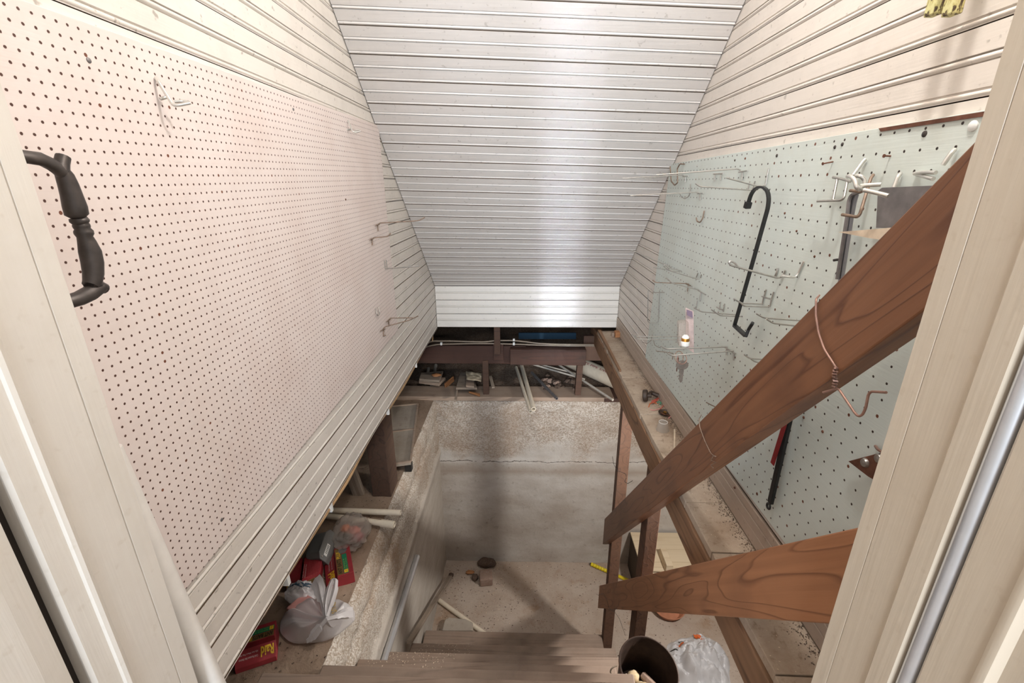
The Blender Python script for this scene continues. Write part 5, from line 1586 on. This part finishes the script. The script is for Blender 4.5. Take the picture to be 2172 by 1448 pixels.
def plank3(label, quad, z, t, mat='plank', name='board'):
    q = [PZ(x, y, z) for x, y in quad]
    return tag(MB().slab(q, (0, 0, -t)).build(name, mat, bevel=.002), label, 'board')


zc_ = ZL + .09
plank3('top board of the small stack under the left dark red joist', ((893, 790), (940, 786), (932, 806), (889, 803)), zc_, .018)
plank3('bottom board of the small stack under the left dark red joist', ((890, 801), (945, 800), (931, 813), (888, 807)), zc_ - .024, .02, 'sill')
pp = thing('pipe', 'short white pipe end lying under the small stack of boards', 'pipe', PZ(917, 817, ZL + .015))
MB().pipe(PZ(917, 817, ZL + .02), PZ(917, 817, ZL + .02) + V((-.03, .3, .02)), .012, .0095).build('tube', 'pvcg', pp, smooth=40)
tag(MB().tube([PZ(903, 812, ZL + .02), PZ(903, 812, ZL + .02) + V((-.02, .2, .02))], .012, 10).build('pipe', 'pvcg', smooth=40), 'second pipe end further left under the small stack of boards', 'pipe')
o = MB().ball(PZ(926, 795, zc_ + .01), (.03, .02, .01), 12, 8, .3, 12).build('wood_chip', 'chunk', smooth=30); tag(o, 'broken wood chip lying on the small stack of boards', 'wood chip')
plank3('grey board lying left of the left prop in the crawlspace', ((976, 790), (1000, 788), (1012, 822), (967, 822)), ZL + .075, .014)
plank3('pinkish rounded offcut on the grey board beside the left prop', ((988, 803), (1005, 802), (1006, 819), (988, 817)), ZL + .095, .014, 'sill', 'offcut')
m = MB().grid(lambda u, v: PZ(989 + 32 * u, 786 + 18 * v + 4 * u, ZL + .125 + .012 * NZ.noise(V((u * 4, v * 4, 9)))), 14, 10)
tag(m.build('cardboard', 'cardb', smooth=40, solid=.003), 'torn piece of faded card on the boards beside the left prop', 'card')
plank3('short broken splinter of wood on the sill left of the left prop', ((995, 829), (1018, 834), (1018, 838), (994, 829.5)), ZL + .045, .012, 'chunk', 'splinter')
o = board('stick', 'plank', PZ(970, 824, ZL + .05), PZ(966, 849, ZL + .040), .012, .012, (0, 0, 1), None, .001)
tag(o, 'thin stick poking over the rear foundation edge, left of the prop', 'stick')
o = board('splinter', 'chunk', PZ(944, 818, ZL + .04), PZ(962, 803, ZL + .05), .035, .008, (0, 0, 1), None, .001)
tag(o, 'small split of raw wood between the stacked boards and the grey board', 'wood chip')
o = board('splinter', 'plank', PZ(1040, 798, ZL + .06), PZ(1046, 822, ZL + .04), .02, .01, (1, 0, 0), None, .001)
tag(o, 'grey splinter leaning just right of the left prop', 'wood chip')

e1 = PZ(1125, 873, ZL + .02); e2 = PZ(1132, 868, ZL + .03)
e1 = PZ(1125.5, 873, ZL + .047); e2 = PZ(1132, 867.5, ZL + .050)
s1 = PZ(1095, 779, ZL + .048); s2 = PZ(1105, 770, ZL + .052)
for (a, b_, ri, lab) in ((e1, s1, .0105, 'thinner of the two grey PVC pipes jutting over the rear foundation'), (e2, s2, .0135, 'thicker of the two grey PVC pipes jutting over the rear foundation')):
    t = thing('pipe', lab, 'pipe', a)
    MB().pipe(a, b_, ri, ri * .7).build('tube', 'pvc', t, smooth=40)
t = thing('pipe', 'rusty grey steel pipe lying on the sill right of the PVC pipes', 'pipe', PZ(1180, 845, ZL + .04))
MB().pipe(PZ(1181, 845, ZL + .045), PZ(1128, 790, ZL + .055), .0095, .007).build('tube', 'steel', t, smooth=40)
for (a, b_, r_, lab) in (((1128, 772), (1240, 804), .0065, 'thin pale conduit running right behind the steel pipe in the crawlspace'), ((1140, 771), (1224, 793), .0055, 'thinnest conduit lying just above the pale one in the crawlspace'),
                         ((1186, 774), (1300, 848), .0075, 'long thin rod lying across the right prop towards the shelf beam')):
    tag(MB().tube([PZ(*a, ZL + .07), PZ(*b_, ZL + .055)], r_, 10).build('rod', 'pvcg', smooth=40), lab, 'rod')
a = PZ(1200, 760, ZL + .09); b_ = PZ(1350, 826, ZL + .09)
wp = thing('pipe', 'large white plastic drain pipe with red lettering in the right of the crawlspace', 'pipe', (a + b_) / 2)
MB().pipe(a, b_, .052, .048, 28).build('tube', 'pvc', wp, smooth=40)
d = (b_ - a).normalized(); sd = d.cross(V((0, 0, 1))).normalized()
nrm = (V((0, -1, .9)) - d * d.dot(V((0, -1, .9)))).normalized(); upv = nrm.cross(d)
lettering('LITE PIPE S/W', 'redink', wp, PZ(1236, 795, ZL + .10) * 0 + a + (b_ - a) * .30 + nrm * .0526 - upv * .004, d, upv, .015, (b_ - a).length * .36)

# rubble pile
for k in range(26):
    x = 1150 + random.random() * 72; y = 796 + random.random() * 30
    r_ = random.uniform(.012, .03)
    o = MB().ball(PZ(x, y, ZL + .03), (r_, r_ * random.uniform(.6, 1), r_ * .6), 9, 7, .45, k + 20, 1.4).build('rubble_stone', 'stone' if k % 3 else 'brick', smooth=25)
    tag(o, 'lump of brown rubble heaped behind the sill near the right prop', 'stone', 'rubble behind the sill')


# grit, chips and shavings
def grit(name, label, mats, n, fn, smin, smax, seed):
    random.seed(seed); mb = MB()
    for i in range(n):
        p = fn()
        s = random.uniform(smin, smax); a = random.random() * 6.28
        l = s * random.uniform(.6, 1.5)
        u = V((math.cos(a), math.sin(a), random.uniform(-.15, .15))) * l; w = V((-math.sin(a), math.cos(a), 0)) * s * .6; h = V((0, 0, s * .5))
        mb.add([p - u - w, p + u - w, p + u + w, p - u + w, p - u * .7 - w * .6 + h, p + u * .7 - w * .5 + h, p + u * .8 + w * .6 + h, p - u * .6 + w * .6 + h],
               [(4, 5, 6, 7), (0, 1, 5, 4), (1, 2, 6, 5), (2, 3, 7, 6), (3, 0, 4, 7)])
    return tag(mb.build(name, mats), label, 'debris', None, 'stuff')


R = random.uniform
grit('dark_grit', 'dark chips and grit strewn over the cellar floor', 'stone', 520, lambda: V((R(-.5, .9) if R(0, 1) < .6 else R(-.5, -.05), R(1.75, 2.46), ZF + .003)), .0010, .0034, 1)
grit('pale_grit', 'pale wood shavings and plaster crumbs on the cellar floor', 'dowel', 420, lambda: V((R(-.5, .8) if R(0, 1) < .5 else R(-.5, -.1), R(1.75, 2.46), ZF + .003)), .0010, .0030, 2)
grit('shelf_grit', 'pale crumbs along the plank shelf and beam edge', 'dowel', 240, lambda: V((R(.44, .54), R(.55, 2.4), ZS + .002)), .0005, .0013, 3)
grit('shelf_dirt', 'dark dirt gathered on the shelf along the right wall', 'stone', 2600, lambda: V((.538 - abs(random.gauss(0, .014)), R(.55, 2.4), ZS + .0015)), .0004, .0014, 4)
grit('ledge_grit', 'small dark crumbs on the dirt of the left ledge', 'stone', 260, lambda: V((R(-.75, -.55), R(.7, 2.2), ZL + .006)), .0010, .0034, 5)


def tread_pt():
    z, y, x0, x1 = random.choice(steps[1:4])
    return V((R(x0 + .03, x0 + .28), y - R(.005, .06), z + .002))


grit('tread_shavings', 'pale shavings scattered at the left ends of the stair treads', 'dowel', 260, tread_pt, .0006, .0018, 6)

# ================================================================== LIGHT
def lamp(name, typ, loc, energy, col, size=.05, rot=None, sy=None, spread=None):
    l = bpy.data.lights.new(name, typ); l.energy = energy; l.color = col
    if typ in ('POINT', 'SPOT'): l.shadow_soft_size = size
    if typ == 'AREA':
        l.size = size
        if sy: l.shape = 'RECTANGLE'; l.size_y = sy
        if spread: l.spread = spread
    o = bpy.data.objects.new(name, l); COL.objects.link(o); o.location = loc
    if rot: o.rotation_euler = rot
    return o


lamp('assumed_stairwell_bulb', 'POINT', (.31, .57, .84), 25.0, (1.0, .97, .935), .035)  # unseen bulb, assumed from the hook and nail shadows
lamp('assumed_cellar_bulb', 'POINT', (1.0, 1.22, -.885), 62.0, (1.0, .96, .91), .04)  # unseen second bulb, assumed from the post's shadow on the back wall
lamp('assumed_room_window', 'AREA', (-.25, -2.6, .35), 165, (.78, .88, 1.0), 1.6, (math.radians(90), 0, 0), 1.6)  # unseen window assumed behind the doorway, added as bluish daylight fill

vd = V((.20, 2.5, -.30)) - V((-.12, -2.2, .45))
o = lamp('added_stripe_light', 'AREA', (-.12, -2.2, .45), .6, (.66, .80, 1.0), .10, None, 1.3, math.radians(4))  # added narrow-beam light, aimed to lay a bluish stripe on ceiling and knee wall
o.rotation_euler = vd.to_track_quat('-Z', 'Y').to_euler()
w = bpy.data.worlds.new('world'); SC.world = w; w.use_nodes = True
w.node_tree.nodes['Background'].inputs[0].default_value = (1.0, .985, .965, 1)
w.node_tree.nodes['Background'].inputs[1].default_value = 0.80

SC.view_settings.view_transform = 'Standard'
SC.view_settings.look = 'None'
SC.view_settings.exposure = 0.0
SC.view_settings.gamma = 1.0
SC.view_settings.use_curve_mapping = False
